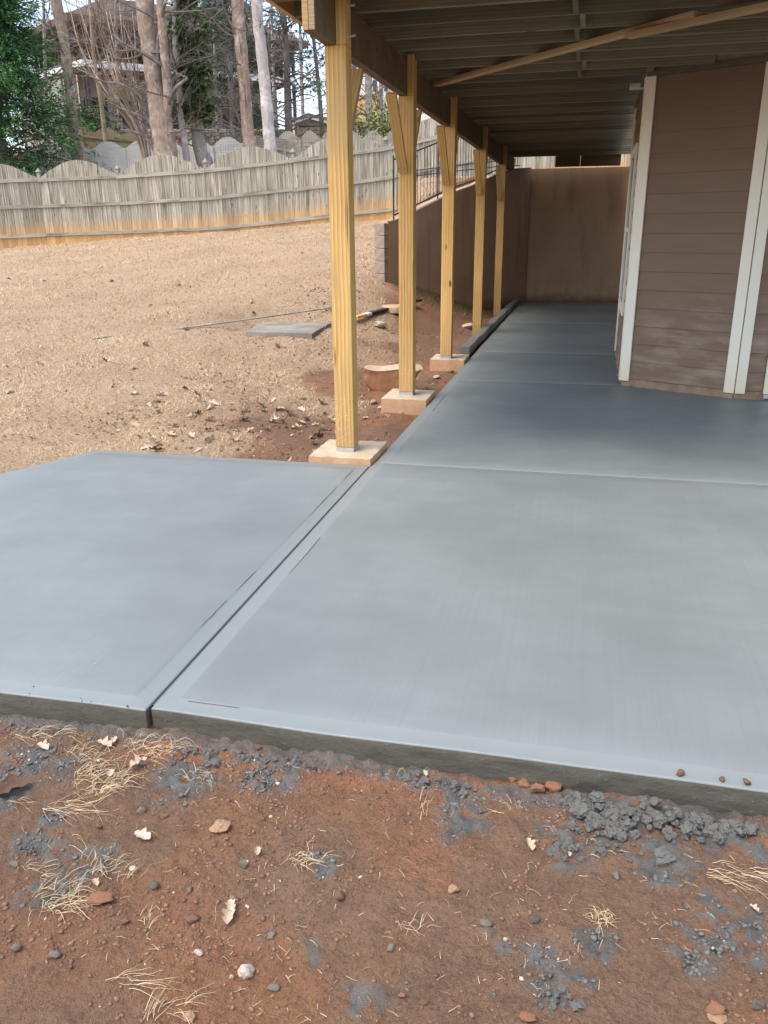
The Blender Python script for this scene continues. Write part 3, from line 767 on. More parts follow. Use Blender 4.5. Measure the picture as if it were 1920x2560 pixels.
L1_ = (B1-B0).length
facet(B0, B1, ZS, ZT, cut=lambda z: [(.09, L1_-.012)] if (z < .60 or z > 2.45) else [(.09, .35), (1.60, L1_-.012)])
facet(B1, B2, ZS, ZT, .092, .094)
facet(B2, B3, ZS, ZT, .094, 0, cut=lambda z: [(.094, .255), (1.35, 3.5)] if z < 2.05 else [(.094, 3.5)])
wallcore(Vector((.88, 19.28, 0)), Vector((.88, 11.30, 0)), .0, 3.2); wallcore(Vector((.88, 11.36, 0)), Vector((.50, 11.36, 0)), 0, 3.2)
boxw('rear_wall', (.95, 19.1, 0), (5.0, 19.3, 3.2), MT['siding'], house); boxw('side_wall', (4.9, 8.6, 0), (5.0, 19.1, 3.2), MT['siding'], house)
boxw('floor', (.9, 9.4, 3.05), (4.9, 19.0, 3.19), MT['beam'], house)
for P, Q in ((B0, B1), (B1, B2), (B2, B3)):      # foundation ledge under the siding
    d = (Q-P).normalized(); n = Vector((d.y, -d.x, 0)); r = random.Random(int(P.x*100)+5); V = []; F = []; m = 26; L = (Q-P).length
    for i in range(m+1):
        p = P+d*(L*i/m); w = .004*r.uniform(-1, 1)
        for (off, z) in ((-.10, .078), (.000+w, .078), (.006+w*2, .045), (.010+w*2+r.uniform(0, .012), .006), (.016+r.uniform(0, .02), -.03)): V.append(p+n*off+Vector((0, 0, z)))
    for i in range(m):
        for j in range(4): F.append([i*5+j, (i+1)*5+j, (i+1)*5+j+1, i*5+j+1])
    adopt(mesh_obj('foundation', V, F, MT['foundation'], None, False), house)
def cboard(P, d, n, a, b, name='corner_board', z0=.055, z1=2.985, T=.024):
    c = n*(.021+T/2-.01); m = P+d*((a+b)/2)+c
    return board(name, m+Vector((0, 0, z0)), m+Vector((0, 0, z1)), round(abs(b-a), 4), T, n, MT['trim'], house, .003)
dd1 = (B1-B0).normalized(); nn1 = Vector((dd1.y, -dd1.x, 0)); dd2 = (B2-B1).normalized(); nn2 = Vector((dd2.y, -dd2.x, 0)); dd3 = (B3-B2).normalized(); nn3 = Vector((dd3.y, -dd3.x, 0))
cboard(B1, dd2, nn2, -.012, .09); cboard(B1, dd1, nn1, -.05, -.001, T=.022)
cboard(B2, dd2, nn2, -.092, .006); cboard(B2, dd3, nn3, .003, .094)
cboard(B0, dd1, nn1, 0, .09)
# window in the side of the bay
def wpart(name, a, b, z0, z1, T, mat, off=.0, par=house):
    c = nn1*(.010+T/2+off); m = B0+dd1*((a+b)/2)+c
    return board(name, m+Vector((0, 0, z0)), m+Vector((0, 0, z1)), round(b-a, 4), T, nn1, mat, par, .003)
win = wpart('window', .44, 1.52, .78, 2.36, .012, MT['glass'], -.012)
for a, b, z0, z1 in ((.35, .44, .70, 2.45), (1.52, 1.61, .70, 2.45), (.44, 1.52, 2.36, 2.45), (.33, 1.63, .66, .70), (.44, 1.52, .70, .78), (.44, 1.52, 1.55, 1.60)):
    wpart('window_casing', a, b, z0, z1, .03, MT['trim'], .0, win)
# door jamb on the front
def fpart(name, a, b, z0, z1, T, mat, off=0.):
    c = nn3*(.006+T/2+off); m = B2+dd3*((a+b)/2)+c
    return board(name, m+Vector((0, 0, z0)), m+Vector((0, 0, z1)), round(b-a, 4), T, nn3, mat, house, .003)
fpart('door_casing', .26, .36, .06, 2.15, .035, MT['trim']); fpart('door_casing', 1.25, 1.35, .06, 2.15, .035, MT['trim']); fpart('door_casing', .36, 1.25, 2.05, 2.15, .035, MT['trim'])
fpart('door', .362, 1.248, .07, 2.048, .02, MT['trim']); adopt(MB().tube([(B2.x+1.17, B2.y-.03, 1.0), (B2.x+1.17, B2.y-.09, 1.0)], .012, 8).tube([(B2.x+1.17, B2.y-.085, 1.0), (B2.x+1.06, B2.y-.085, 1.0)], .011, 8).build('door_handle', MT['galv'], None, True), house); fpart('door_threshold', .262, 1.348, .02, .058, .06, MT['galv'])
# timber nailer over the facets, carrying the joist ends
for P, Q, n in ((B1, B2, nn2), (B0, B1, nn1), (B2, B3, nn3)):
    board('ledger', P+n*.028+Vector((0, 0, 2.978)), Q+n*.028+Vector((0, 0, 2.978)), .041, .040, n, MT['joist'], house)
for q in (.03,):
    p = B1+nn2*.035+dd2*q; board('nailing_block', p+Vector((0, 0, 3.0)), p+Vector((0, 0, 3.22)), .07, .036, nn2, MT['joist'], house)
lampb = empty('junction_box', (.38, 9.72, 2.95), 'small white electrical box on the joists beside the bay corner', 'electrical box')
adopt(boxw('box_cover', (.31, 9.655, 2.952), (.45, 9.785, 2.998), MT['plasticw'], None, .008), lampb)

# ================================================================= RETAINING WALLS AND RAILINGS
wall = empty('retaining_wall', (WA[0], WA[1], .6), 'brown parged retaining wall with a sloping top, ending in grey blocks at the lawn', 'wall')
def W3(s, off, z): p = WA+WD*s-WN*off; return (p[0], p[1], z)        # off > 0 is the patio side
V = []; F = []; NS, NZ = 60, 26
for i in range(NS+1):
    s = WL*i/NS; top = float(wall_top(s/WL))
    for j in range(NZ+1):
        z = -.15+(top+.15)*j/NZ; w = (float(vnoise(np.array([s*2.1]), np.array([z*2.3]), 81)[0])-.5)*.014
        V.append(W3(s, .10+w, z))
for i in range(NS):
    for j in range(NZ): a = i*(NZ+1)+j; F.append([a, a+NZ+1, a+NZ+2, a+1])
o0 = len(V)
for i in range(NS+1):
    s = WL*i/NS; top = float(wall_top(s/WL)); V.append(W3(s, -.10, top)); V.append(W3(s, -.10, -.15))
for i in range(NS):
    a = i*(NZ+1)+NZ; F.append([a, a+NZ+1, o0+2*i+2, o0+2*i]); F.append([o0+2*i, o0+2*i+2, o0+2*i+3, o0+2*i+1])
F.append([j for j in range(NZ+1)]+[o0, o0+1])
adopt(mesh_obj('wall_face', V, F, MT['stucco'], None, False), wall)
z = .30; k = 0
while z < 1.66:
    h = min(.192, 1.69-z); a, b = (-.135, -.004)
    c0 = Vector(W3(a, .0, z+h/2)); c1 = Vector(W3(b, .0, z+h/2))
    board('block', c0, c1, .196, round(h, 4), (0, 0, 1), MT['block'], wall, .006); z += .2; k += 1
m = MB(); pts = [W3(WL*q, .088, float(wall_top(q))+.006) for q in np.linspace(0, 1, 24)]; m.tube(pts, .018, 5)
adopt(m.build('mortar_edge', MT['oldslab']), wall)
back = boxw('back_wall', (-1.38, 19.29, -.12), (.86, 19.49, 2.803), MT['stucco'], None, .006)
tag(back, 'tall brown parged wall closing the far end of the covered patio', 'wall')
def railing(name, label, pts, H, post_s, rails, pick=.115, drop=.06):
    pts = [np.array(p, float) for p in pts]; r = empty(name, pts[0], label, 'railing')
    seg = np.array([np.linalg.norm(pts[i+1]-pts[i]) for i in range(len(pts)-1)]); cum = np.concatenate([[0], np.cumsum(seg)]); L = cum[-1]
    def P(s): return np.array([np.interp(s, cum, [p[k] for p in pts]) for k in range(3)])
    for zr in rails:
        for i in range(len(pts)-1):
            board('rail', pts[i]+np.array([0, 0, zr]), pts[i+1]+np.array([0, 0, zr]), .022, .022, (0, 0, 1), MT['black'], r, .002)
    for s in post_s: p = P(min(s, L)); board('post', p+np.array([0, 0, -drop]), p+np.array([0, 0, H+.04]), .024, .024, (0, 1, 0), MT['black'], r, .002)
    s = pick
    while s < L: p = P(s); board('picket', p+np.array([0, 0, rails[-1]]), p+np.array([0, 0, rails[0]]), .010, .010, (0, 1, 0), MT['black'], r, .001); s += pick
    return r
rp = [W3(WL*q, .0, float(wall_top(q))) for q in (.055, .19, .37, .57, .71, .83, .93)]
railing('railing', 'black iron railing stepping up the sloping retaining wall', rp, .95, [0, 1.55, 3.1, 4.6], (.93, .07))
a_ = at(1030, 427, 20.4); b_ = at(1262, 400, 20.4)
railing('railing', 'level black iron railing standing behind the sloping wall', [a_-np.array([0, 0, .9]), b_-np.array([0, 0, .9])], .9, [0, 2.0], (.9, .78, .1), .12, .3)

# ================================================================= FENCES
def fence_pts():
    out = []
    for px, b, D in [(-285, 622, 27.6), (-90, 614, 27.0), (118, 606, 26.2), (310, 600, 25.2), (525, 591, 23.8), (738, 571, 23.0), (964, 547, 22.3)]:
        r = ray(px, b); r = r/np.hypot(r[0], r[1]); out.append(C0+r*D)
    p = out[-1]
    out += [np.array([p[0]+2.44, p[1]-.1, 2.25]), np.array([p[0]+4.88, p[1]-.1, 2.62]), np.array([p[0]+7.3, p[1]-.1, 2.68])]
    return out
FP = fence_pts()
def scallop_mesh(W, T, h0, h1, b, mat, key, cache={}):
    """picket with local x up; sloped top from h0 to h1 across its width"""
    k = (round(W, 3), round(h0, 3), round(h1, 3), key)
    if k not in cache:
        vs = [(0, -W/2, -T/2), (0, W/2, -T/2), (0, W/2, T/2), (0, -W/2, T/2), (h0-b, -W/2, -T/2), (h1-b, W/2, -T/2), (h1-b, W/2, T/2), (h0-b, -W/2, T/2), (h0, -W/2+b, -T/2), (h1, W/2-b, -T/2), (h1, W/2-b, T/2), (h0, -W/2+b, T/2)]
        fs = [[0, 1, 2, 3][::-1], [0, 4, 5, 1][::-1], [1, 5, 6, 2][::-1], [2, 6, 7, 3][::-1], [3, 7, 4, 0][::-1], [4, 8, 9, 5][::-1], [5, 9, 10, 6][::-1], [6, 10, 11, 7][::-1], [7, 11, 8, 4][::-1], [8, 11, 10, 9][::-1]]
        me = bpy.data.meshes.new('picket'); me.from_pydata(vs, [], fs); me.materials.append(mat); me.update(); cache[k] = me
    return cache[k]
fence = empty('wooden_fence', tuple(FP[3]), 'weathered grey picket fence with arched tops along the lawn, clay stained at the foot', 'fence')
rF = random.Random(11)
def finial(mb, p, s=1.0):
    mb.box((p[0]-.045*s, p[1]-.045*s, p[2]-1.9), (p[0]+.045*s, p[1]+.045*s, p[2]), .004)
    q = [(0, .0, .03), (.0, .01, .075), (.0, .03, .075), (0, .05, .055), (0, .13, .0)]
    n = 4; base = len(mb.V); V = []; F = []
    for (_, h, r) in q:
        for k in range(n): a = math.pi/4+k*math.pi/2; V.append((p[0]+r*1.2*s*math.cos(a), p[1]+r*1.2*s*math.sin(a), p[2]+h*s))
    for i in range(len(q)-1):
        for k in range(n): F.append([i*n+k, i*n+(k+1) % n, (i+1)*n+(k+1) % n, (i+1)*n+k])
    mb.add(V, F)
for i in range(len(FP)-1):
    P, Q = Vector(FP[i]), Vector(FP[i+1]); d = Q-P; d.z = 0; L = d.length; d.normalize(); n = Vector((d.y, -d.x, 0))   # n faces the lawn
    NP = 17; pw = L/NP
    tilt = rF.uniform(-.006, .006)
    for k in range(NP):
        u = (k+.5)/NP; c = P.lerp(Q, u)
        arch = lambda t: 1.70+.42*max(0, math.sin(math.pi*min(1, max(0, t))))**1.15
        dz = (Q.z-P.z)/NP
        h0 = arch(k/NP)-dz/2+.12; h1 = arch((k+1)/NP)+dz/2+.12
        me = scallop_mesh(round(pw-.006, 3), .016, h0, h1, .004, MT['picket'], 'f1')
        o = bpy.data.objects.new('picket', me); COL.objects.link(o)
        lean = rF.uniform(-.006, .006); up = (n+d*rF.uniform(-.03, .03)+Vector((0, 0, tilt))).normalized()
        p0 = c+Vector((0, 0, -.12+rF.uniform(-.012, .012)))
        o.matrix_basis = frame(p0, p0+Vector((d.x*lean, d.y*lean, 1)), up); 
        # make local y follow the run so the sloped cut climbs the right way
        m_ = o.matrix_basis
        yv = Vector((m_[0][1], m_[1][1], m_[2][1]))
        if yv.dot(d) < 0: o.matrix_basis = frame(p0, p0+Vector((d.x*lean, d.y*lean, 1)), -up)
        adopt(o, fence)
    for hz in (.20, .955, 1.645):
        j = rF.uniform(-.012, .012); j2 = rF.uniform(-.012, .012)
        board('rail', P+n*.03+Vector((0, 0, hz+j)), Q+n*.03+Vector((0, 0, hz+j2)), .089, .036, n, MT['rail'], fence, .004)
    mb = MB(); finial(mb, (P.x-n.x*.06, P.y-n.y*.06, P.z+1.84), 1.0); adopt(mb.build('post', MT['rail']), fence)

def panel_fence(name, label, pts, H, arch, mat, pickw, mode='up', group=None, post=True):
    """fence far off: each panel is one part made of separate palings"""
    f = empty(name, tuple(pts[0]), label, 'fence', group)
    for i in range(len(pts)-1):
        P, Q = np.array(pts[i], float), np.array(pts[i+1], float); d = Q-P; L = math.hypot(d[0], d[1]); e = np.array([d[0]/L, d[1]/L, 0]); n = np.array([e[1], -e[0], 0])
        N = max(2, int(L/pickw)); mb = MB()
        for k in range(N):
            u0, u1 = (k+.04)/N, (k+.96)/N; a = P+d*u0; b = P+d*u1
            s = lambda t: (math.sin(math.pi*t) if mode == 'up' else abs(math.cos(math.pi*t)))
            h0, h1 = H+arch*s(k/N), H+arch*s((k+1)/N); jz = rF.uniform(0, .004)
            q = []
            for (pp, h) in ((a, h0), (b, h1)):
                for w in (jz, jz-.016): q += [pp+n*w+np.array([0, 0, -.8]), pp+n*w+np.array([0, 0, h])]
            mb.add(q, [[0, 4, 5, 1], [2, 3, 7, 6], [1, 5, 7, 3], [0, 1, 3, 2], [4, 6, 7, 5]])
        adopt(mb.build('panel', mat), f)
        if post:
            mb = MB(); mb.box((P[0]-.05, P[1]-.05, P[2]-.8), (P[0]+.05, P[1]+.05, P[2]+H+.05)); adopt(mb.build('post', mat), f)
        for hz in ((H-.15,) if mode == 'down' else ()):
            board('rail', P+n*.03+np.array([0, 0, hz]), Q+n*.03+np.array([0, 0, hz]), .09, .03, tuple(n), mat, f)
    return f
# grey arched fence one yard up the slope
Y2 = 28.5; tops = [(60, 385), (145, 380), (228, 378), (312, 374), (396, 372), (455, 372), (531, 369), (604, 362), (655, 360)]
P2 = []
for px, py in tops: p = at(px, py, Y2); p[2] -= 1.85; P2.append(p)
panel_fence('wooden_fence', 'silver grey fence of narrow rounded panels behind the big forked trunk', P2, 1.85, .30, MT['fence_grey'], .098)
P3 = [];
for px, py in [(150, 322), (205, 330), (265, 336), (345, 343), (420, 350)]: p = at(px, py, 33); p[2] -= 1.7; P3.append(p)
panel_fence('wooden_fence', 'olive brown mossy fence higher up behind the grey arched panels', P3, 1.7, .25, MT['fence_olive'], .12, 'down')
P4 = []
for px, py in [(640, 352), (712, 362), (790, 385), (862, 372), (940, 368)]: p = at(px, py, 27.5); p[2] -= 1.8; P4.append(p)
panel_fence('wooden_fence', 'brown fence with a dipping mossy top between the pale trunk and the first post', P4, 1.8, .18, MT['rail'], .13, 'down')
P5 = []
for px, py in [(690, 352), (750, 350), (800, 350), (850, 350), (905, 350), (960, 350), (1000, 350)]: p = at(px, py, 31); p[2] -= 1.8; P5.append(p)
panel_fence('wooden_fence', 'pale arched fence standing in front of the beige shed', P5, 1.8, .32, MT['rail'], .10)
pole_a, pole_b = at(148, 392, 27.2), at(222, 434, 26.4)
po = MB().tube([pole_a, pole_b], .028, 8).build('leaning_pole', MT['galv'], None, True); tag(po, 'thin pale metal pole leaning against the grey arched fence', 'pole')

# ================================================================= TREES
def curve_pts(pts, m=6):
    pts = np.array(pts, float); n = len(pts); out = []
    for i in range(n-1):
        p0 = pts[max(0, i-1)]; p1 = pts[i]; p2 = pts[i+1]; p3 = pts[min(n-1, i+2)]
        for t in np.linspace(0, 1, m, endpoint=False):
            out.append(.5*((2*p1)+(-p0+p2)*t+(2*p0-5*p1+4*p2-p3)*t*t+(-p0+3*p1-3*p2+p3)*t**3))
    out.append(pts[-1]); return np.array(out)
def branch(mb, p, d, L, r, depth, rg, up=.25, crook=.25, nch=4, spread=.8):
    k = 7 if depth > 0 else 5; pts = [np.array(p, float)]; dd = np.array(d, float)/np.linalg.norm(d)
    for i in range(k):
        dd = dd+rg.normal(0, crook, 3)*.35+np.array([0, 0, up*.12]); dd /= np.linalg.norm(dd); pts.append(pts[-1]+dd*L/k)
    rad = np.linspace(r, r*.35, k+1); mb.tube(pts, rad, 5 if r > .03 else 4 if r > .012 else 3)
    if depth <= 0: return
    for c in range(nch):
        t = rg.uniform(.25, 1.0); i = min(k-1, int(t*k)); q = pts[i]; dv = pts[min(k, i+1)]-pts[i]; dv /= np.linalg.norm(dv)+1e-9
        s = rg.normal(0, 1, 3); s -= dv*np.dot(s, dv); s /= np.linalg.norm(s)
        nd = dv+s*spread*rg.uniform(.6, 1.2)
        branch(mb, q, nd, L*rg.uniform(.45, .7), max(rad[i]*.55, .0045), depth-1, rg, up, crook, nch, spread)
def px_tree(name, label, mat, Y, pts, rad_px, limbs=(), seed=1, twigs=10, twigL=1.6, group='bare trunks behind the fence', sub=1.6, cat='tree', tdepth=2, tr=.02):
    rg = np.random.default_rng(seed); P = [at(px, py, Y+(dy if len(q) else 0)) if False else at(px, py, Y) for (px, py), q, dy in zip(pts, [()]*len(pts), [0]*len(pts))]
    base = P[0].copy(); base[2] -= sub; P = [base]+P; S = mpp(P[1]); R_ = [rad_px[0]*1.12]+list(rad_px)
    root = empty(name, tuple(base), label, cat, group); C = curve_pts(P); rr = np.interp(np.linspace(0, 1, len(C)), np.linspace(0, 1, len(R_)), R_)*S
    rr = rr*(1+.05*np.sin(np.arange(len(C))*1.7+seed)); mb = MB(); mb.tube(C, rr, 12)
    adopt(mb.build('trunk', mat, None, True), root)
    bm = MB(); any_ = False
    for (lp, lr, my) in limbs:
        Q = curve_pts([at(x, y, Y+my*i) for i, (x, y) in enumerate(lp)]); q = np.interp(np.linspace(0, 1, len(Q)), np.linspace(0, 1, len(lr)), lr)*S; lm = MB(); lm.tube(Q, q, 8)
        adopt(lm.build('limb', mat if lr[0] > 6 else MT['bark_dark'], None, True), root)
        for _ in range(5): i = rg.integers(len(Q)//4, len(Q)); branch(bm, Q[i], rg.normal(0, 1, 3)*np.array([1, .6, .5])+np.array([0, 0, .5]), twigL*.8, max(.008, q[i]*.5), tdepth-1, rg); any_ = True
    for _ in range(twigs):
        i = rg.integers(len(C)//3, len(C)); s = rg.normal(0, 1, 3)*np.array([1, .7, .35])+np.array([0, 0, .35]); branch(bm, C[i], s, twigL*rg.uniform(.6, 1.2), tr*rg.uniform(.7, 1.5), tdepth, rg); any_ = True
    if any_: tag(adopt(bm.build('branches', MT['bark_dark'] if mat is not MT['bark_tan'] else mat, None, False), root), kind='stuff')
    return root
px_tree('forked_tree', 'thick grey brown trunk forking above the arched fence', MT['bark_brown'], 25.2, [(418, 430), (412, 360), (402, 300), (385, 200), (372, 110), (362, 0), (355, -420)], [30, 28, 27, 20, 19, 21, 20],
        [([(405, 330), (420, 255), (415, 180), (408, 100), (400, 0), (392, -380)], [14, 12, 11, 10, 9, 7], -.05), ([(402, 215), (395, 140), (402, 60), (412, 10), (430, 12)], [6, 6, 5, 4, 3], -.1), ([(408, 300), (425, 250), (440, 220), (470, 195)], [6, 5, 4, 3], -.15),
         ([(395, 300), (345, 235), (300, 210), (262, 205), (225, 190)], [5, 4, 3, 2.4, 1.5], -.12), ([(388, 380), (360, 340), (330, 330)], [4.5, 3.5, 2], -.15), ([(385, 315), (350, 290), (300, 270), (270, 255)], [4, 3, 2, 1.5], -.1)], 3, 14, 2.0)
px_tree('slender_tree', 'slim pale grey trunk just right of the forked tree', MT['bark_pale'], 26.0, [(470, 432), (462, 360), (452, 280), (446, 180), (437, 80), (420, -380)], [9, 8, 8, 7, 7, 5], (), 4, 12, 1.5)
ivyt = px_tree('ivy_tree', 'trunk wrapped in dark green ivy above a bare foot', MT['bark_grey'], 26.4, [(518, 432), (500, 370), (490, 300), (482, 200), (472, 100), (445, -380)], [22, 17, 16, 15, 14, 11], (), 5, 12, 1.6)
px_tree('straight_tree', 'brown straight trunk standing left of the palest trunk', MT['bark_brown'], 26.2, [(630, 396), (620, 330), (612, 220), (602, 110), (594, 0), (588, -420)], [17, 15, 14, 15, 15, 15], [([(608, 120), (582, 70), (560, 20), (545, -30)], [4, 3, 2.5, 2], -.2), ([(602, 310), (575, 250), (548, 235), (520, 180)], [2.5, 2, 1.5, 1], -.2)], 6, 12, 1.5)
px_tree('straight_tree', 'palest smooth grey trunk next to the first deck post', MT['bark_pale'], 25.0, [(678, 396), (672, 330), (663, 220), (652, 110), (642, 0), (634, -420)], [16, 15, 14, 13.5, 13, 13], (), 7, 6, 1.2)
px_tree('thin_tree', 'tan bare sapling in front of the brown house', MT['bark_tan'], 31, [(262, 335), (250, 240), (237, 160), (228, 60), (214, -160)], [5.5, 5, 4.5, 4, 2.5], (), 8, 10, 1.4)
px_tree('leaning_tree', 'rough brown trunk leaning beside the evergreen', MT['bark_brown'], 27.5, [(192, 385), (184, 320), (175, 240), (160, 100), (140, 0), (95, -330)], [14, 13, 11, 12, 13, 10], (), 9, 18, 1.8)
# a fan of tan stems: one shrub
def fan_shrub():
    base = at(368, 372, 26.8); root = empty('bare_shrub', tuple(base), 'multi stemmed tan bare shrub fanning up left of the forked trunk', 'shrub'); rg = np.random.default_rng(12)
    for k in range(17):
        x1 = 335-k*11+rg.uniform(-10, 10); pts = [base+rg.normal(0, .09, 3)*np.array([1, 1, 0])-np.array([0, 0, 1.0]), at(366-k*2.4, 318, 26.8+rg.normal(0, .2)), at(352-k*6.5+rg.uniform(-6, 6), 215, 26.8+rg.normal(0, .5)), at((352-k*6.5)*.4+x1*.6, 110, 26.8+rg.normal(0, .8)), at(x1, rg.uniform(-60, 30), 26.8+rg.normal(0, 1.0))]
        C = curve_pts(pts); r = np.linspace(.036, .010, len(C))*rg.uniform(.7, 1.2); mb = MB(); mb.tube(C, r, 6)
        for _ in range(6):
            i = rg.integers(len(C)//3, len(C)); branch(mb, C[i], C[min(len(C)-1, i+1)]-C[i-1]+rg.normal(0, .12, 3), rg.uniform(.5, 1.3), r[i]*.6, 1, rg, nch=3)
        adopt(mb.build('stem', MT['bark_tan'] if k % 3 else MT['bark_grey'], None, True), root)
fan_shrub()
def leaf_cloud(name, cen, nrm, size, tint, mat, parent, seed, asp=.42):
    """one small bent quad per leaf spray"""
    rg = np.random.default_rng(seed); n = len(cen); d = nrm/np.linalg.norm(nrm, axis=1)[:, None]
    s = rg.normal(0, 1, (n, 3)); s -= d*np.sum(s*d, 1)[:, None]; s /= np.linalg.norm(s, axis=1)[:, None]
    l = size*rg.uniform(.6, 1.4, n); w = l*asp
    V = np.stack([cen-s*(w*.15)[:, None], cen+d*(l*.5)[:, None]-s*(w*.5)[:, None], cen+d*l[:, None]-np.array([0, 0, 1])*(l*.15)[:, None], cen+d*(l*.5)[:, None]+s*(w*.5)[:, None]], 1).reshape(-1, 3)
    F = np.arange(4*n).reshape(n, 4); t = np.repeat(np.clip(tint, 0, 1), 4)
    return tri_mesh(name, V, F, mat, None, False, {'tint': t})
def conifer(name, label, Y, px, py_base, ztop, rad, dens, mat, seed, bare=.0, size=.17, droop=.1, asp=.4, squash=1.0, cat='tree', grp='evergreens behind the fence', r0=.16, lowz=.0, sprays=9, per=10):
    rg = np.random.default_rng(seed); base = at(px, py_base, Y); base[2] -= 1.5; root = empty(name, tuple(base), label, cat, grp)
    H = ztop-base[2]; mb = MB(); mb.tube([base, base+np.array([.05, 0, H*.5]), base+np.array([0, 0, H])], [r0, r0*.7, .02], 8); adopt(mb.build('trunk', MT['bark_dark'], None, True), root)
    lm = MB(); cen = []; nr = []; ti = []
    for k in range(dens):
        u = rg.uniform(lowz, 1)**.85; z = base[2]+H*u; a = rg.uniform(0, 2*math.pi); R_ = rad*((1-u)**.75+.12)*rg.uniform(.55, 1.12)
        dh = np.array([math.cos(a), math.sin(a), 0]); p0 = np.array([base[0], base[1], z]); tip = p0+dh*R_*np.array([1, squash, 1])+np.array([0, 0, R_*rg.uniform(-.25, .35)-droop*R_]); mid = (p0+tip)/2+np.array([0, 0, .12*R_])
        C = curve_pts([p0, mid, tip], 5); lm.tube(C, np.linspace(.035, .008, len(C)), 4); bright = rg.uniform(-.15, .25)
        isb = rg.random() < bare*(1-u)
        for s in range(sprays):
            t = rg.uniform(.25, 1.0); q = C[min(len(C)-1, int(t*(len(C)-1)+.5))]+rg.normal(0, .13, 3); sd = dh+rg.normal(0, .8, 3); sd[2] -= .1
            if isb:
                lm.tube([q, q+sd*.25, q+sd*.5+rg.normal(0, .08, 3)], [.008, .006, .003], 3)
                if rg.random() < .75: continue
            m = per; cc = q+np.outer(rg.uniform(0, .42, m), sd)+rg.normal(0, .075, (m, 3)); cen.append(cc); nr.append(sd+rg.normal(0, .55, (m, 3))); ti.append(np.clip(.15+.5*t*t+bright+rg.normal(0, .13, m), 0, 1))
    tag(adopt(lm.build('branches', MT['bark_dark'], None, False), root), kind='stuff')
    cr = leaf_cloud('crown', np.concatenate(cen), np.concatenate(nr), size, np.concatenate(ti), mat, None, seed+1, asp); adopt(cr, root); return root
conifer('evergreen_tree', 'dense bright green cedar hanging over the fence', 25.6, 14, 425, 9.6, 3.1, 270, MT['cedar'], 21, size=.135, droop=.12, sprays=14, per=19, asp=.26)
conifer('evergreen_tree', 'dark evergreen rising behind the cedar', 29, -90, 400, 10.5, 4.2, 110, MT['cedar2'], 22, size=.17, sprays=10, per=12, lowz=.2, asp=.3)
conifer('evergreen_tree', 'dark green conifer standing between the ivy trunk and the straight brown trunk', 34, 585, 360, 12.5, 1.9, 95, MT['cedar2'], 23, size=.16, bare=.35, lowz=.08, sprays=9, per=11, asp=.3)
conifer('evergreen_tree', 'thin conifer with bare twiggy lower branches in front of the beige shed', 36, 722, 350, 13.0, 2.9, 110, MT['cedar2'], 24, size=.16, bare=.97, lowz=.10, sprays=6, per=6, r0=.2)
# ivy on its trunk
rg = np.random.default_rng(31); n = 5200
tt = rg.uniform(0, 1, n); ax = np.array([at(np.interp(t, [0, .35, .7, 1], [494, 484, 474, 462]), np.interp(t, [0, .35, .7, 1], [300, 200, 100, -60]), 26.4) for t in tt]); a = rg.uniform(0, 2*math.pi, n); lump = .2+.10*np.sin(tt*19)+.10*np.sin(tt*41+1)
rr = np.abs(rg.normal(.0, .13, n))+lump*rg.uniform(.75, 1.35, n)*np.where(tt < .05, .6, 1)
ic = ax+np.stack([np.cos(a)*rr, np.sin(a)*rr, rg.normal(0, .05, n)], 1)
adopt(leaf_cloud('ivy', ic, np.stack([np.cos(a), np.sin(a), rg.normal(-.4, .4, n)], 1), .13, rg.uniform(0, 1, n), MT['ivy'], None, 32, .8), ivyt)
# trunks seen between the first two posts
for k, (pts, rd, Y, mt, lb) in enumerate([([(922, 350), (922, 270), (920, 150)], [9, 9, 8], 38, 'bark_grey', 'grey trunk rising behind the fence in front of the yellow boarded wall'), ([(884, 350), (886, 240), (886, 150)], [7, 6, 5], 40, 'bark_dark', 'dark narrow trunk hard against the first post, behind the fence'),
                                      ([(950, 355), (952, 270), (953, 180)], [6, 5.5, 5], 41, 'bark_grey', 'grey trunk nearest the second post knee brace, behind the fence'), ([(1000, 340), (1010, 240), (1015, 150)], [5, 5, 4], 43, 'bark_brown', 'thin brown trunk seen past the second post'), ([(805, 330), (795, 200), (780, 60), (770, -60)], [6, 5, 4, 3.5], 37, 'bark_dark', 'dark thin trunk beside the twiggy conifer')]):
    px_tree('background_tree', lb, MT[mt], Y, pts, rd, (), 40+k, 16, 2.2, sub=2.5, tr=.025)
for k, (px, Y) in enumerate([(120, 36), (300, 38), (420, 40), (545, 37), (690, 40), (760, 44), (480, 46)]):
    px_tree('background_tree', ['grey bare tree behind the cedar', 'twiggy bare tree in front of the brown house', 'bare tree behind the forked trunk', 'bare tree left of the dark conifer', 'bare tree behind the palest trunk', 'bare tree above the beige shed roof', 'bare tree beside the cream house'][k], MT['bark_grey'], Y, [(px, 350), (px-6, 200), (px-10, 60), (px-14, -80)], [5, 4.2, 3.4, 2.6], (), 60+k, 26, 2.8, sub=2.5, tr=.03, tdepth=2)

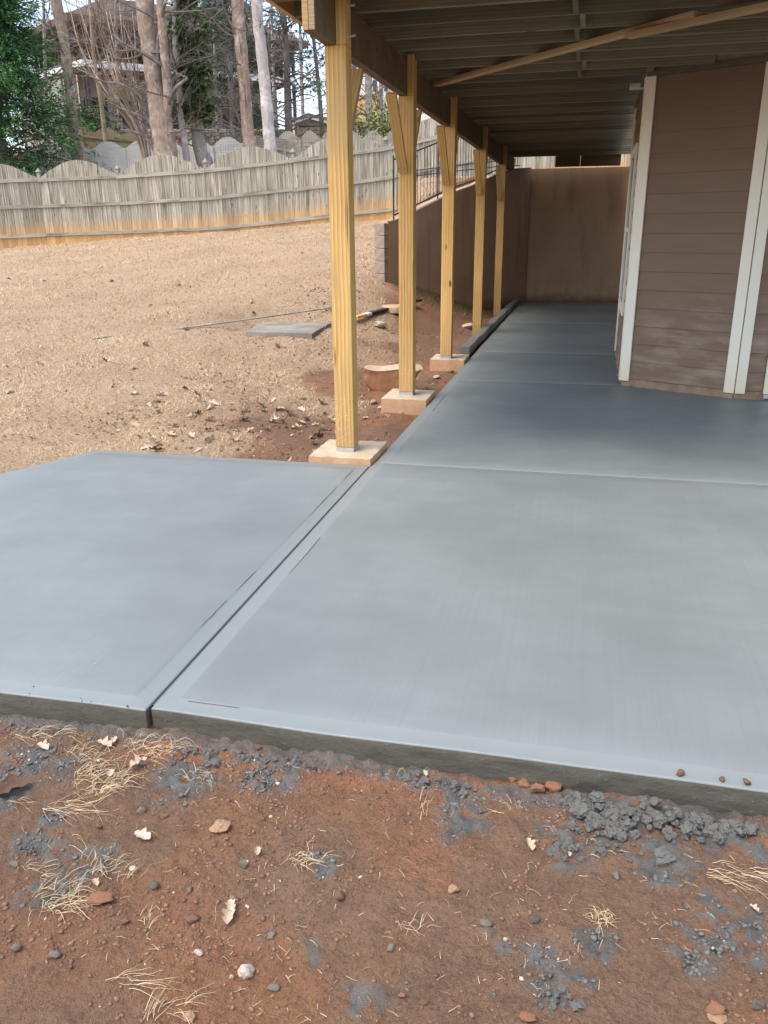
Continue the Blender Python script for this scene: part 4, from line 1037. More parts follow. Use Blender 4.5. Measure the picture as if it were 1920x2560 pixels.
# ================================================================= BUILDINGS ON THE HILL
def quadbox(mb, o, e, n, a, b, z0, z1, t0, t1):
    """box along direction e from a to b, thickness t0..t1 along n"""
    o = o*np.array([1, 1, 0]); q = [o+e*s+n*t+np.array([0, 0, z]) for z in (z0, z1) for s in (a, b) for t in (t0, t1)]
    mb.add(q, [[0, 1, 3, 2], [4, 6, 7, 5], [0, 4, 5, 1], [2, 3, 7, 6], [0, 2, 6, 4], [1, 5, 7, 3]]); return mb
Yh = 46.0; K = at(228, 330, Yh); zg = K[2]; zf = at(230, 165, Yh)[2]; zfl = at(230, 147, Yh)[2]; zev = at(225, 44, Yh)[2]
bh = empty('brown_house', tuple(K), 'dark brown two storey house with a screened porch and white floor band on the hill', 'house')
eR = np.array([.72, .69, 0]); eL = np.array([-.86, .51, 0]); nR = np.array([eR[1], -eR[0], 0]); nL = np.array([-eL[1], eL[0], 0])
LR, LL = 13.0, 9.0
def hp(name, mat, *boxes):
    mb = MB()
    for (e, n, a, b, z0, z1, t0, t1) in boxes: quadbox(mb, K, e, n, a, b, z0, z1, t0, t1)
    return adopt(mb.build(name, MT[mat]), bh)
hp('floor_band', 'whitepaint', (eR, nR, -.05, LR, zf, zfl, -.05, .10)); hp('floor_band', 'whitepaint', (eL, nL, -.05, LL, zf, zfl, -.05, .10))
hp('upper_wall', 'brownhouse', (eR, nR, .1, LR, zfl, zev, -1.8, -1.7)); hp('upper_wall', 'brownhouse', (eL, nL, .1, LL, zfl, zev, -1.8, -1.7))
hp('lower_wall', 'greywall', (eL, nL, 1.6, LL, zg-3, zf, -.3, -.1)); hp('lower_wall', 'greywall', (eR, nR, .2, LR, zg-3, zf, -3.0, -2.9))
hp('porch_floor', 'brownhouse', (eR, nR, 0, LR, zf+.02, zfl-.05, -3, -.06))
for k in range(7):
    s = k*LR/6
    hp('porch_post', 'brownhouse', (eR, nR, s-.09, s+.09, zg-2, zev, -.22, -.06))
    if k < 6:
        hp('screen', 'darkscreen', (eR, nR, s+.12, s+LR/6-.12, zfl+.95, zev-.3, -.16, -.14)); hp('porch_rail', 'brownhouse', (eR, nR, s+.1, s+LR/6-.1, zfl+.85, zfl+.95, -.2, -.1))
        hp('window', 'darkscreen', (eR, nR, s+.4, s+LR/6-.4, zg+.3, zg+2.2, -2.9, -2.88))
for k in range(4):
    s = k*LL/3; hp('porch_post', 'brownhouse', (eL, nL, s-.09, s+.09, zg-2, zev, -.22, -.06))
    if k < 3: hp('screen', 'darkscreen', (eL, nL, s+.12, s+LL/3-.12, zfl+1.0, zev-.3, -.16, -.14))
mb = MB(); ov = .8; c0 = K+nR*ov+nL*ov*0; 
A0 = K+np.array([0, 0, zev])*0; 
pK = K*np.array([1, 1, 0])+np.array([0, 0, zev]); p1_ = pK+eR*LR; p2_ = pK+eL*LL; p3_ = p1_+eL*LL; ex = lambda p, a, b: p+nR*a+nL*b
corn = [ex(pK, ov, ov), ex(p1_, ov, -ov), ex(p3_, -ov, -ov), ex(p2_, -ov, ov)]; top = [(c*.55+(pK+p3_)/2*.45)+np.array([0, 0, 1.5]) for c in corn]; under = [c-np.array([0, 0, .35]) for c in corn]
mb.add(under+corn+top, [[0, 3, 2, 1]]+[[i, (i+1) % 4, 4+(i+1) % 4, 4+i] for i in range(4)]+[[4+i, 4+(i+1) % 4, 8+(i+1) % 4, 8+i] for i in range(4)]+[[8, 9, 10, 11]])
adopt(mb.build('roof', MT['roofbrown']), bh)
# dark rail round the lower terrace
rl = railing('terrace_railing', 'dark terrace railing in front of the brown house', [at(232, 322, 43), at(330, 322, 42), at(470, 322, 42), at(560, 322, 43)], 1.1, [0, 2, 4, 6], (1.1, .1), .16, .6)
# stone and timber bank under the terrace
bank = empty('garden_wall', tuple(at(420, 345, 38)), 'low bank of orange timbers and grey stones below the terrace', 'wall')
rgb = random.Random(5)
for row in range(4):
    x = 300
    while x < 700:
        w = rgb.uniform(18, 46); p = at(x, 352-row*8, 38-row*.05); q = at(x+w-1, 352-row*8, 38-row*.05); m_ = 'timber' if (x < 420 and row < 3) or 600 < x < 650 else 'stone'
        board('timber' if m_ == 'timber' else 'stone', p, q, .3, .16, (0, 0, 1), MT[m_], bank, .03); x += w
# cream house with grey roof, behind
ch = empty('cream_house', tuple(at(520, 250, 58)), 'cream house with a grey gable roof behind the brown house', 'house')
def planebox(par, name, mat, px0, px1, py0, py1, Y, D):
    a = at(px0, py1, Y); b = at(px1, py0, Y); return boxw(name, (a[0], Y, a[2]), (b[0], Y+D, max(b[2], a[2]+.1)), MT[mat], par, .02)
planebox(ch, 'wall', 'cream', 130, 575, 15, 330, 58, 6)
for (x0, x1, y0, y1) in ((150, 175, 30, 60), (255, 280, 20, 55), (405, 430, 60, 110), (480, 505, 70, 120), (540, 560, 90, 135)):
    w = planebox(ch, 'window', 'glass', x0, x1, y0, y1, 57.9, .05); planebox(w, 'window_frame', 'whitepaint', x0-3, x1+3, y0-3, y1+3, 57.96, .03)
mb = MB(); g0, g1, g2 = at(478, 40, 57.5), at(575, 80, 57.5), at(545, -40, 57.5); d_ = np.array([0, 7., 0]); mb.add([g0, g1, g2, g0+d_, g1+d_, g2+d_], [[0, 1, 2], [3, 5, 4], [0, 2, 5, 3], [2, 1, 4, 5], [0, 3, 4, 1]]); adopt(mb.build('roof', MT['roofgrey']), ch)
# beige shed
sh = empty('shed', tuple(at(770, 352, 40)), 'small beige gabled shed with white corners beyond the fence', 'shed')
planebox(sh, 'wall', 'beige', 735, 842, 314, 372, 40, 3)
a = at(735, 314, 39.99); b = at(842, 314, 39.99); t_ = at(776, 296, 39.99); mb = MB(); D_ = np.array([0, 3., 0]); mb.add([a, b, t_, a+D_, b+D_, t_+D_], [[0, 1, 2], [3, 5, 4], [0, 2, 5, 3], [2, 1, 4, 5], [0, 3, 4, 1]]); adopt(mb.build('gable', MT['beige']), sh)
for (u, v) in ((a, t_), (t_, b)):
    u2 = u+(u-v)*.06 if u is a else u; v2 = v+(v-u)*.06 if v is b else v
    board('fascia', u2+np.array([0, -.25, .05]), v2+np.array([0, -.25, .05]), .10, .16, (0, 0, 1), MT['whitepaint'], sh); 
    c = (u2+v2)/2; up = np.cross(v2-u2, [0, 1, 0]); board('roof', u2+np.array([0, 1.45, .16]), v2+np.array([0, 1.45, .16]), 3.6, .08, (0, 0, 1), MT['roofgrey'], sh)
for x in (735, 839): p = at(x, 372, 39.95); q = at(x, 314, 39.95); board('corner_board', p, q, .1, .06, (0, -1, 0), MT['whitepaint'], sh)
# unfinished yellow boarded building
yb = empty('boarded_house', tuple(at(920, 345, 52)), 'white and yellow boarded house half built behind the trunks', 'house')
planebox(yb, 'wall', 'whitepaint', 840, 1120, 120, 345, 54, 5)
planebox(yb, 'sheathing', 'newpine', 872, 914, 236, 306, 53.2, .5); planebox(yb, 'sheathing', 'newpine', 928, 950, 232, 310, 53.4, .4)
planebox(yb, 'porch_beam', 'brownhouse', 868, 948, 307, 318, 53.0, .8); planebox(yb, 'porch_post', 'brownhouse', 896, 901, 318, 348, 53.1, .2)
for x in (932, 960, 1010, 1050, 1090): planebox(yb, 'window', 'glass', x, x+9, 200, 228, 53.9, .08)
planebox(yb, 'red_panel', 'roofbrown', 1000, 1110, 300, 316, 53.6, .3)
rg = np.random.default_rng(77); n = 2600; hc = np.array([at(965, 338, 36)])+rg.normal(0, 1, (n, 3))*np.array([.75, .5, .55]); hr = empty('hedge', tuple(at(965, 345, 36)), 'yellow green shrub behind the fence beside the second post brace', 'shrub')
adopt(leaf_cloud('crown', hc, rg.normal(0, 1, (n, 3)), .14, rg.uniform(0, 1, n), MT['hedge'], None, 78, .7), hr)
n = 2600; hc = np.array([at(222, 318, 37)])+rg.normal(0, 1, (n, 3))*np.array([.8, .5, .42]); hr = empty('hedge', tuple(at(222, 330, 37)), 'olive clipped shrub at the foot of the brown house', 'shrub')
adopt(leaf_cloud('crown', hc, rg.normal(0, 1, (n, 3)), .13, rg.uniform(0, .5, n), MT['ivy'], None, 79, .7), hr)

# ================================================================= DORMANT LAWN
def ribbons(base, dirv, length, width, bend, rg, segs=2):
    """curved grass blades: returns verts, quads, per-blade index"""
    n = len(base); up = np.array([0, 0, 1.0]); side = np.cross(dirv, up); side /= np.linalg.norm(side, axis=1)[:, None]+1e-9
    V = np.zeros((n, (segs+1)*2, 3))
    for k in range(segs+1):
        t = k/segs; c = base+dirv*(length*t)[:, None]-up*(bend*length*t*t)[:, None]
        w = width*(1-.75*t)
        V[:, 2*k] = c-side*(w*.5)[:, None]; V[:, 2*k+1] = c+side*(w*.5)[:, None]
    m = (segs+1)*2; F = []
    for k in range(segs):
        F.append(np.stack([np.arange(n)*m+2*k, np.arange(n)*m+2*k+1, np.arange(n)*m+2*k+3, np.arange(n)*m+2*k+2], 1))
    return V.reshape(-1, 3), np.concatenate(F), m
rg = np.random.default_rng(90)
N = 330000
r = np.exp(rg.uniform(math.log(4.9), math.log(27.5), N)); th = rg.uniform(math.radians(-47), math.radians(-4), N)
x = r*np.sin(th); y = r*np.cos(th)
fx = np.array([p[0] for p in FP]); fy = np.array([p[1] for p in FP])
keep = (y < np.interp(x, fx, fy)-.05) & (rg.uniform(0, 1, N) > dirtmask(x, y)*1.04-.02)
keep &= ~((y < 5.49) & (x > -3.62-(5.476-y)*.427) & (y > 2.1)); keep &= ~((x > -1.9))
dw = (x-WA[0])*WN[0]+(y-WA[1])*WN[1]; tw = ((x-WA[0])*WD[0]+(y-WA[1])*WD[1])/WL
keep &= ~((tw > -.06) & (dw < .15))
x, y, r = x[keep], y[keep], r[keep]; n = len(x)
clump = fbm(x*2.4, y*2.4, 95, 4); broad = fbm(x*.5, y*.5, 96, 3)
keep = rg.uniform(0, 1, n) < .30+1.25*np.clip(clump-.28, 0, 1); x, y, r, clump, broad = x[keep], y[keep], r[keep], clump[keep], broad[keep]; n = len(x)
a = rg.uniform(0, 2*math.pi, n); el = rg.uniform(.12, .95, n)
dv = np.stack([np.cos(a)*np.cos(el), np.sin(a)*np.cos(el), np.sin(el)], 1)
ln = rg.uniform(.025, .075, n)*(.7+.8*clump)*(1+.02*(r-5)); wd = .0026*(r/5)**.85*rg.uniform(.7, 1.4, n)
V, F, m = ribbons(np.stack([x, y, gz(x, y)-.004], 1), dv, ln, wd, rg.uniform(.1, .7, n), rg)
tint = np.clip(.50+1.0*(clump-.5)+.5*(broad-.5)+rg.normal(0, .19, n), 0, 1)
lawn = tri_mesh('dormant_grass', V, F, MT['grass'], None, False, {'tint': np.repeat(tint, m)})
tag(lawn, 'dry straw coloured dormant grass of the lawn', 'grass', kind='stuff')


# scraps of dead leaf caught in the lawn
rg = np.random.default_rng(92); N = 6000; r = np.exp(rg.uniform(math.log(5.0), math.log(26), N)); th = rg.uniform(math.radians(-47), math.radians(-5), N); x = r*np.sin(th); y = r*np.cos(th)
keep = (y < np.interp(x, fx, fy)-.1) & (x < -1.5) & ~((y < 6.05) & (x > -1.95)) & ~((y < 5.55) & (x > -3.75-(5.476-y)*.427)) & (rg.uniform(0, 1, N) < np.clip((fbm(x*1.1, y*1.1, 97, 3)-.35)*3, .08, 1)); x, y, r = x[keep], y[keep], r[keep]; n = len(x)
a = rg.uniform(0, 6.28, n); el = rg.uniform(-.2, .5, n)
V, F, m = ribbons(np.stack([x, y, gz(x, y)+.012], 1), np.stack([np.cos(a)*np.cos(el), np.sin(a)*np.cos(el), np.sin(el)], 1), rg.uniform(.012, .04, n)*(1+.03*r), rg.uniform(.008, .022, n)*(1+.03*r), rg.uniform(-.3, .6, n), rg)
MT['scrap'] = blade_mat('leaf_scraps', [(0, (.05, .028, .016)), (.6, (.14, .075, .04)), (.85, (.30, .18, .10)), (1, (.60, .48, .36))])
o = tri_mesh('leaf_litter', V, F, MT['scrap'], None, False, {'tint': np.repeat(rg.uniform(0, 1, n), m)}); tag(o, 'small dark leaf scraps scattered through the lawn', 'leaf litter', kind='stuff')

# ================================================================= THINGS LYING IN THE YARD
ICO = None
def ico(sub):
    import bmesh
    bm = bmesh.new(); bmesh.ops.create_icosphere(bm, subdivisions=sub, radius=1.0); V = np.array([v.co[:] for v in bm.verts]); F = [[v.index for v in f.verts] for f in bm.faces]; bm.free(); return V, np.array(F)
IC = {1: ico(1), 2: ico(2), 3: ico(3)}
def n3(P, seed):
    """cheap 3d noise for rock relief"""
    return (vnoise(P[:, 0]+seed*3.1, P[:, 1]+P[:, 2]*.73, seed)+vnoise(P[:, 1]-seed*1.7, P[:, 2]+P[:, 0]*.61, seed+5)+vnoise(P[:, 2]+seed, P[:, 0]-P[:, 1]*.57, seed+9))/3-.5
def rock_verts(sub, seed, rough=.22, facets=5):
    V, F = IC[sub]; rg = np.random.default_rng(seed); W = V.copy()
    for _ in range(facets):          # knock flats off it
        nn = rg.normal(0, 1, 3); nn /= np.linalg.norm(nn); h = rg.uniform(.5, .85); d = W@nn; W = W-np.outer(np.clip(d-h, 0, 9), nn)*.92
    f = 1+rough*(1.6*n3(V*1.7, seed % 50)+1.1*n3(V*4.3, seed % 50+3)+(.9 if rough > .5 else .6)*n3(V*9.5, seed % 50+7))
    return W*f[:, None], F
_rk = {}
def rock_mesh(mat, sub, var):
    k = (mat, sub, var)
    if k not in _rk:
        V, F = rock_verts(sub, sub*131+var*17+len(mat)*7, .72 if mat == 'mud' else .5 if mat in ('rock_brown', 'rock_orange') else .4, 3 if mat in ('mud',) else 7)
        me = bpy.data.meshes.new('stone'); me.from_pydata(V.tolist(), [], F.tolist()); me.materials.append(MT[mat])
        if mat not in ('rock_white', 'rock_tan', 'mud'): me.polygons.foreach_set('use_smooth', [True]*len(me.polygons))
        me.update(); _rk[k] = me
    return _rk[k]
def stone(name, p, size, mat, label, cat='stone', group=None, sub=2, var=0, flat=.65, rz=None, sink=.3, z=None):
    o = bpy.data.objects.new(name, rock_mesh(mat, sub, var)); COL.objects.link(o)
    s = np.array(size)/2 if hasattr(size, '__len__') else np.array([size, size*random.uniform(.75, 1.0), size*flat])/2
    o.scale = s; zz = (float(gz(p[0], p[1])) if z is None else z)
    o.location = (p[0], p[1], zz+s[2]*(1-sink)); o.rotation_euler = (random.uniform(-.2, .2), random.uniform(-.2, .2), random.uniform(0, 6.3) if rz is None else rz)
    return tag(o, label, cat, group)
# split boulder
p = gpt(990, 925); V, F = rock_verts(3, 5, .12, 3); W = V*np.array([.36, .24, .30]); W[:, 2] = np.minimum(W[:, 2], .085+.02*np.sin(W[:, 0]*9)+.012*np.sin(W[:, 1]*23)); W[:, 2] = np.maximum(W[:, 2], -.2)
q = at(952, 905, 8.75)
bo = mesh_obj('boulder', W, F.tolist(), MT['boulder'], None, False, None, (q[0]+.16, 8.75, .085)); bo.rotation_euler = (.05, .03, .25)
tag(bo, 'large split boulder with a pale flat top behind the second post', 'boulder')
# buried tank lid
c4 = [gpt(*q) for q in [(614, 836), (780, 841), (827, 812), (661, 806)]]
cx = np.mean([c[0] for c in c4]); cy = np.mean([c[1] for c in c4]); zt = .29+.07
L4 = [onz(614.7, 826.8, zt), onz(779.6, 831, zt), onz(827, 805, zt), onz(658, 800.8, zt)]
V = [tuple(v) for v in L4]+[(v[0], v[1], zt-.35) for v in L4]; 
cen = np.mean(np.array(L4), 0); inn = [tuple(np.array(v)*.97+cen*.03+np.array([0, 0, .006])) for v in L4]
mid = []
NN = 10
lid_V = []; lid_F = []
for j in range(NN+1):
    for i in range(NN+1):
        u, v = i/NN, j/NN; p = (np.array(L4[0])*(1-u)+np.array(L4[1])*u)*(1-v)+(np.array(L4[3])*(1-u)+np.array(L4[2])*u)*v
        e = min(u, 1-u, v, 1-v); lid_V.append((p[0], p[1], p[2]-(.012 if e == 0 else 0)+random.uniform(-.003, .003)))
for j in range(NN):
    for i in range(NN): a = j*(NN+1)+i; lid_F.append([a, a+1, a+NN+2, a+NN+1])
ring = list(range(NN+1))+[j*(NN+1)+NN for j in range(1, NN+1)]+[NN*(NN+1)+i for i in range(NN-1, -1, -1)]+[j*(NN+1) for j in range(NN-1, 0, -1)]
st = len(lid_V)
for i in ring: v = lid_V[i]; lid_V.append((v[0], v[1], v[2]-.3))
for a in range(len(ring)): b = (a+1) % len(ring); lid_F.append([ring[a], st+a, st+b, ring[b]])
lid = mesh_obj('tank_slab', lid_V, lid_F, MT['oldslab']); tag(lid, 'weathered grey concrete lid set in the lawn left of the first post', 'slab')
# long pole across the lawn
pp = []
for x, yv in [(230, 850), (330, 837), (420, 829), (520, 819), (620, 803), (700, 795), (830, 775), (862, 770)]:
    q = gpt(x, yv); pp.append(q+np.array([0, 0, .035 if x > 400 else .015]))
po = MB().tube(curve_pts([pp[0], pp[3], pp[6], pp[7]], 10), .011, 8).build('long_pole', MT['rail'], None, True); tag(po, 'long thin tan rod lying across the lawn behind the concrete lid', 'pole')
# black tool board with a labelled end
a = gpt(888, 810); b = gpt(1035, 768); _q = [a+(b-a)*k/12 for k in range(14)]; _l = max(float(gz(q[0], q[1]))-q[2] for q in _q)+.024; a[2] += _l; b[2] += _l; d = (b-a)/np.linalg.norm(b-a)
tb = empty('level_tool', tuple(a), 'black straight bar with a white and yellow end lying by the second post', 'tool')
board('bar', a+d*.42, b+d*.2, .09, .035, (0, 0, 1), MT['black'], tb); board('yellow_end', a, a+d*.27, .088, .034, (0, 0, 1), MT['labely'], tb); board('white_band', a+d*.271, a+d*.419, .089, .034, (0, 0, 1), MT['labelw'], tb)
p = gpt(985, 776); V = []; F = []; n = 28
for (rr, z) in ((0, .075), (.17, .075), (.2, .066), (.21, .045), (.205, -.03)):
    for k in range(n): an = k*2*math.pi/n; V.append((rr*math.cos(an)*(1+.03*math.sin(an*3)), rr*math.sin(an), z))
for i in range(4):
    for k in range(n): F.append([i*n+k, (i+1)*n+k, (i+1)*n+(k+1) % n, i*n+(k+1) % n])
ds = mesh_obj('stone_disc', V, F, MT['terracotta'], None, True, None, (p[0], p[1], float(gz(p[0], p[1])))); tag(ds, 'round flat sandstone disc behind the black bar', 'stone')
for (x, yv, w, mat, lb) in [(950, 818, 38, 'rock_white', 'flat pale stone below the black bar'), (935, 1010, 26, 'rock_tan', 'small tan stone against the clay stained footing block'), (952, 1022, 16, 'rock_white', 'pale pebble beside the clay stained footing'), (1170, 822, 34, 'rock_white', 'pale broken stone at the foot of the fourth post'), (1112, 834, 22, 'rock_white', 'small pale stone behind the third post'),
                            (968, 1042, 14, 'rock_tan', 'tan pebble in front of the footing block'), (1092, 946, 18, 'rock_white', 'pale stone chip before the curb footing'), (1128, 932, 14, 'rock_brown', 'brown clod before the curb footing')]:
    p = gpt(x, yv); stone('stone', p, [w*mpp(p)*1.1, w*mpp(p)*.8, w*mpp(p)*.5], mat, lb, sub=2, var=int(x) % 7)
# curled oak leaves
def leaf_mesh(mat, seed, size=.1):
    r = random.Random(seed); rows = 9; V = []; F = []
    curl = r.uniform(2.0, 7.0); bend = r.uniform(-3, 4)
    for i in range(rows):
        t = i/(rows-1); lobe = (.18+.26*abs(math.sin(t*math.pi*2.6+.3)))*math.sin(math.pi*min(1, t*1.02+.03))**.5*(1 if t < .97 else .2)
        lobe = max(.012, lobe)*size
        for s in (-1, -.5, 0, .5, 1):
            x = s*lobe; y = (t-.5)*size*1.25+abs(s)*size*.05; z = curl*x*x/size*.5+bend*(y*y)/size*.12+r.uniform(-.001, .001)
            V.append((x, y, z+.002))
    for i in range(rows-1):
        for j in range(4): a = i*5+j; F.append([a, a+1, a+6, a+5])
    me = bpy.data.meshes.new('leaf'); me.from_pydata(V, [], F); me.materials.append(MT[mat]); me.polygons.foreach_set('use_smooth', [True]*len(F)); me.update(); return me
LM = {m: [leaf_mesh(m, k*3+j) for k in range(4)] for j, m in enumerate(('leaf_pale', 'leaf_tan', 'leaf_dark'))}
def leaf(p, size, mat, label, group=None, rz=None, tilt=.25, var=None):
    o = bpy.data.objects.new('fallen_leaf', LM[mat][random.randrange(4) if var is None else var]); COL.objects.link(o); s = size/.125; o.scale = (s, s, s)
    o.location = (p[0], p[1], float(gz(p[0], p[1]))+.008+size*.05); o.rotation_euler = (random.uniform(-tilt, tilt), random.uniform(-tilt, tilt), random.uniform(0, 6.3) if rz is None else rz)
    return tag(o, label, 'leaf', group)
fl = [(1000, 1075, 62, 'leaf_pale', 'pale oak leaf curled over the other one in the middle of the clay', .6), (992, 1128, 80, 'leaf_pale', 'pointed pale oak leaf lying alone in the middle of the clay', .2), (620, 780, 75, 'leaf_pale', 'flat pinkish leaf beside the tan rock', 1.3), (1115, 845, 48, 'leaf_pale', 'small folded pale leaf right of the tan rock', .3),
      (600, 462, 70, 'leaf_pale', 'torn pale leaf in the straw by the patio edge', -.6), (190, 390, 60, 'leaf_pale', 'pale curled leaf under the slab edge at the clay', 1.2), (455, 380, 62, 'leaf_pale', 'crumpled pale leaf close to the slab face', 1.4), (495, 362, 40, 'leaf_pale', 'tiny white curled leaf touching the crumpled one', .2), (415, 975, 42, 'leaf_tan', 'small tan leaf scrap among the grey slurry', .9), (55, 580, 130, 'leaf_dark', 'long dark brown rotted leaf on the clay', -.8), (480, 502, 50, 'leaf_pale', 'pale leaf on the loose straw', .5)]
for zx, zy, w, mt, lb, rz in fl: p = gpt(zx*.5787, 1650+zy*.5787); leaf(p, w*.5787*mpp(p)*1.15, mt, lb, None, rz, .15)
for zx, zy, w, mt, lb, rz in [(630, 815, 55, 'leaf_pale', 'broken pale leaf below the orange clods', .4), (800, 855, 26, 'leaf_pale', 'tiny pale leaf beside the grey slurry', .1), (1595, 1095, 40, 'leaf_pale', 'pale leaf near the grey slurry heap', .7), (178, 503, 30, 'leaf_pale', 'tiny pale leaf stuck by the slab lumps', .5)]:
    p = gpt(960+zx*.5787, 1650+zy*.5787); leaf(p, w*.5787*mpp(p)*1.15, mt, lb, None, rz, .15)
rl_ = random.Random(33); cnt = 0
lawn_leaf_lb = 'curled dry oak leaf lying on the lawn near the patio'
while cnt < 100:
    px, py = (rl_.uniform(330, 850), rl_.uniform(985, 1135)) if cnt < 62 else ((rl_.uniform(850, 1120), rl_.uniform(930, 1080)) if cnt < 76 else (rl_.uniform(0, 840), rl_.uniform(620, 1100)))
    p = gpt(px, py); cnt += 1
    if (p[0] > -1.5) or (p[1] < 5.5) or (p[0] > -1.9 and 5.4 < p[1] < 6.0): continue
    mt_ = rl_.choice(['leaf_pale', 'leaf_pale', 'leaf_pale', 'leaf_tan', 'leaf_tan', 'leaf_dark'] if py > 930 else ['leaf_dark', 'leaf_dark', 'leaf_tan']); cn_ = {'leaf_pale': 'pale', 'leaf_tan': 'tan', 'leaf_dark': 'dark brown'}[mt_]
    leaf(p, rl_.uniform(.06, .115), mt_, f'{cn_} curled dry oak leaf lying on the lawn', f'{cn_} dry oak leaves on the lawn', tilt=.5)

# ================================================================= FOREGROUND CLAY: stones, clods, straw
fs = [(950, 720, (105, 62), 'rock_tan', 'flat tan rock, the largest stone on the bare clay', .15), (1060, 1340, (78, 88), 'rock_white', 'blocky pale stone on the clay beside a small chip', .3), (860, 1268, (36, 34), 'rock_white', 'small white pebble above the blocky pale stone', 0), (1002, 1376, (22, 40), 'rock_white', 'narrow white chip against the blocky pale stone', .2),
      (440, 1028, (110, 70), 'rock_orange', 'flat rusty red clod beside the dry straw tuft', .2), (610, 650, (42, 46), 'rock_grey', 'grey rounded pebble below the straw', 0), (665, 970, (48, 42), 'rock_olive', 'dark olive pebble near the rusty clod', 0), (1055, 885, (40, 46), 'rock_grey', 'dark grey pebble by the folded leaf', 0), (430, 715, (32, 26), 'rock_brown', 'reddish pebble left of the pinkish leaf', 0),
      (65, 885, (42, 36), 'rock_grey', 'light grey pebble at the edge of the slurry stain', 0), (70, 1245, (42, 40), 'rock_grey', 'grey pebble low on the brown clay', 0), (240, 1268, (48, 34), 'rock_grey', 'flattened grey pebble on the brown clay', 0), (825, 1535, (58, 48), 'rock_tan', 'pinkish rounded stone low on the clay', 0), (828, 1120, (60, 44), 'rock_brown', 'brown clod left of the pointed leaf', 0),
      (1465, 1020, (52, 56), 'rock_brown', 'brown angular clod right of the pointed leaf', .4), (820, 990, (36, 30), 'rock_grey', 'small grey pebble above the brown clod', 0), (1175, 1190, (44, 34), 'rock_grey', 'grey pebble below the pointed leaf', 0), (575, 900, (32, 26), 'rock_white', 'little white pebble in the crumbly clay', 0), (1185, 1410, (52, 36), 'rock_grey', 'grey pebble beside the blocky stone', 0), (280, 1000, (40, 30), 'rock_grey', 'grey pebble inside the dry tuft', 0),
      (715, 672, (46, 34), 'rock_brown', 'brown clod beneath the grey rounded pebble', 0), (1120, 375, (30, 26), 'rock_brown', 'small brown clod under the slab face', 0), (930, 440, (60, 30), 'mud', 'smooth pair of grey lumps near the slab foot', 0), (540, 1130, (38, 34), 'rock_brown', 'dark brown clod by the straw wisps', 0)]
for zx, zy, (w, h), mt, lb, rz in fs:
    p = gpt(zx*.5787, 1650+(zy+h*.25)*.5787); s = .5787*mpp(p); stone('stone' if 'clod' not in lb and 'lump' not in lb else 'clod', p, [w*s*1.05, w*s*.8, h*s*.85], mt, lb, 'stone' if 'clod' not in lb and 'lump' not in lb else 'clod', None, 3, int(zx) % 9, rz=rz, sink=.45)
fs2 = [(1205, 845, (92, 62), 'mud', 'large dark lump of wet concrete lying apart from the heap', 0), (1000, 930, (46, 50), 'rock_grey', 'dark round pebble under the large wet lump', 0), (300, 990, (46, 46), 'rock_tan', 'pinkish grey stone on the reddish clay', 0), (440, 1140, (54, 46), 'rock_grey', 'dark blue grey stone on the reddish clay', 0), (652, 1122, (48, 44), 'rock_olive', 'grey brown rounded stone near the dry root', 0), (1615, 1482, (66, 70), 'rock_olive', 'greenish grey cobble low on the clay', 0),
       (32, 1240, (42, 36), 'rock_grey', 'slate grey pebble on the clay', 0), (525, 1206, (22, 18), 'rock_white', 'tiny white pebble on the clay', 0), (660, 556, (66, 62), 'rock_orange', 'biggest orange clay clod against the slab', 0), (605, 530, (56, 40), 'rock_orange', 'orange clay clod left of the biggest one', 0), (735, 548, (80, 50), 'rock_orange', 'broad orange clod between the clay and the concrete heap', 0), (555, 515, (40, 34), 'rock_orange', 'small orange clod at the slab foot', 0),
       (1425, 1500, (90, 60), 'rock_orange', 'flat orange clod low on the clay', 0), (1440, 1540, (80, 40), 'rock_tan', 'tan flat stone at the orange clod', 0), (620, 1540, (70, 50), 'rock_orange', 'orange clod below the grey slurry', 0), (1500, 930, (34, 24), 'rock_brown', 'brown pebble near the straw stalks', 0), (175, 1480, (40, 30), 'rock_brown', 'brown stone low on the clay', 0), (75, 1450, (36, 30), 'rock_orange', 'reddish stone low on the clay', 0)]
for zx, zy, (w, h), mt, lb, rz in fs2:
    p = gpt(960+zx*.5787, 1650+(zy+h*.25)*.5787); s = .5787*mpp(p); stone('stone' if 'clod' not in lb and 'lump' not in lb else ('clod' if 'clod' in lb else 'concrete_lump'), p, [w*s*1.05, w*s*.85, h*s*.85], mt, lb, 'stone' if 'clod' not in lb and 'lump' not in lb else ('clod' if 'clod' in lb else 'lump'), None, 3, int(zx) % 9, rz=rz, sink=.45)
# heaps of spilled concrete along the slab foot
rh = random.Random(44)
def heap(cx, cy, rx, ry, n, smin, smax, off, grp, lb, pile=.0, mat='mud'):
    for _ in range(n):
        a = rh.uniform(0, 6.283); q = math.sqrt(rh.random()); zx, zy = cx+rx*q*math.cos(a), cy+ry*q*math.sin(a); px = off+zx*.5787; py = 1650+zy*.5787
        p = onz(px, py, -.085)
        if p[1] > 2.20: continue
        if p[1] > 2.17: p[1] -= .02*rh.random()
        s = rh.uniform(smin, smax)*(1 if rh.random() < .8 else 1.35)
        z = float(gz(p[0], p[1]))+pile*max(0, 1-q)*rh.random()
        stone('concrete_lump', p, s, mat, lb, 'lump', grp, 3, rh.randrange(9), rh.uniform(.6, .9), sink=.25, z=z)
H1, H2, H3 = 'rough grey lump in the concrete heap against the slab', 'grey concrete lump squeezed out along the slab foot', 'grey concrete crumb lying on the slurry stain'
heap(1180, 675, 400, 100, 190, .007, .040, 960, 'lumps heaped against the slab', H1, .035)
heap(890, 630, 120, 80, 50, .012, .05, 960, 'lumps heaped against the slab', H1, .04)
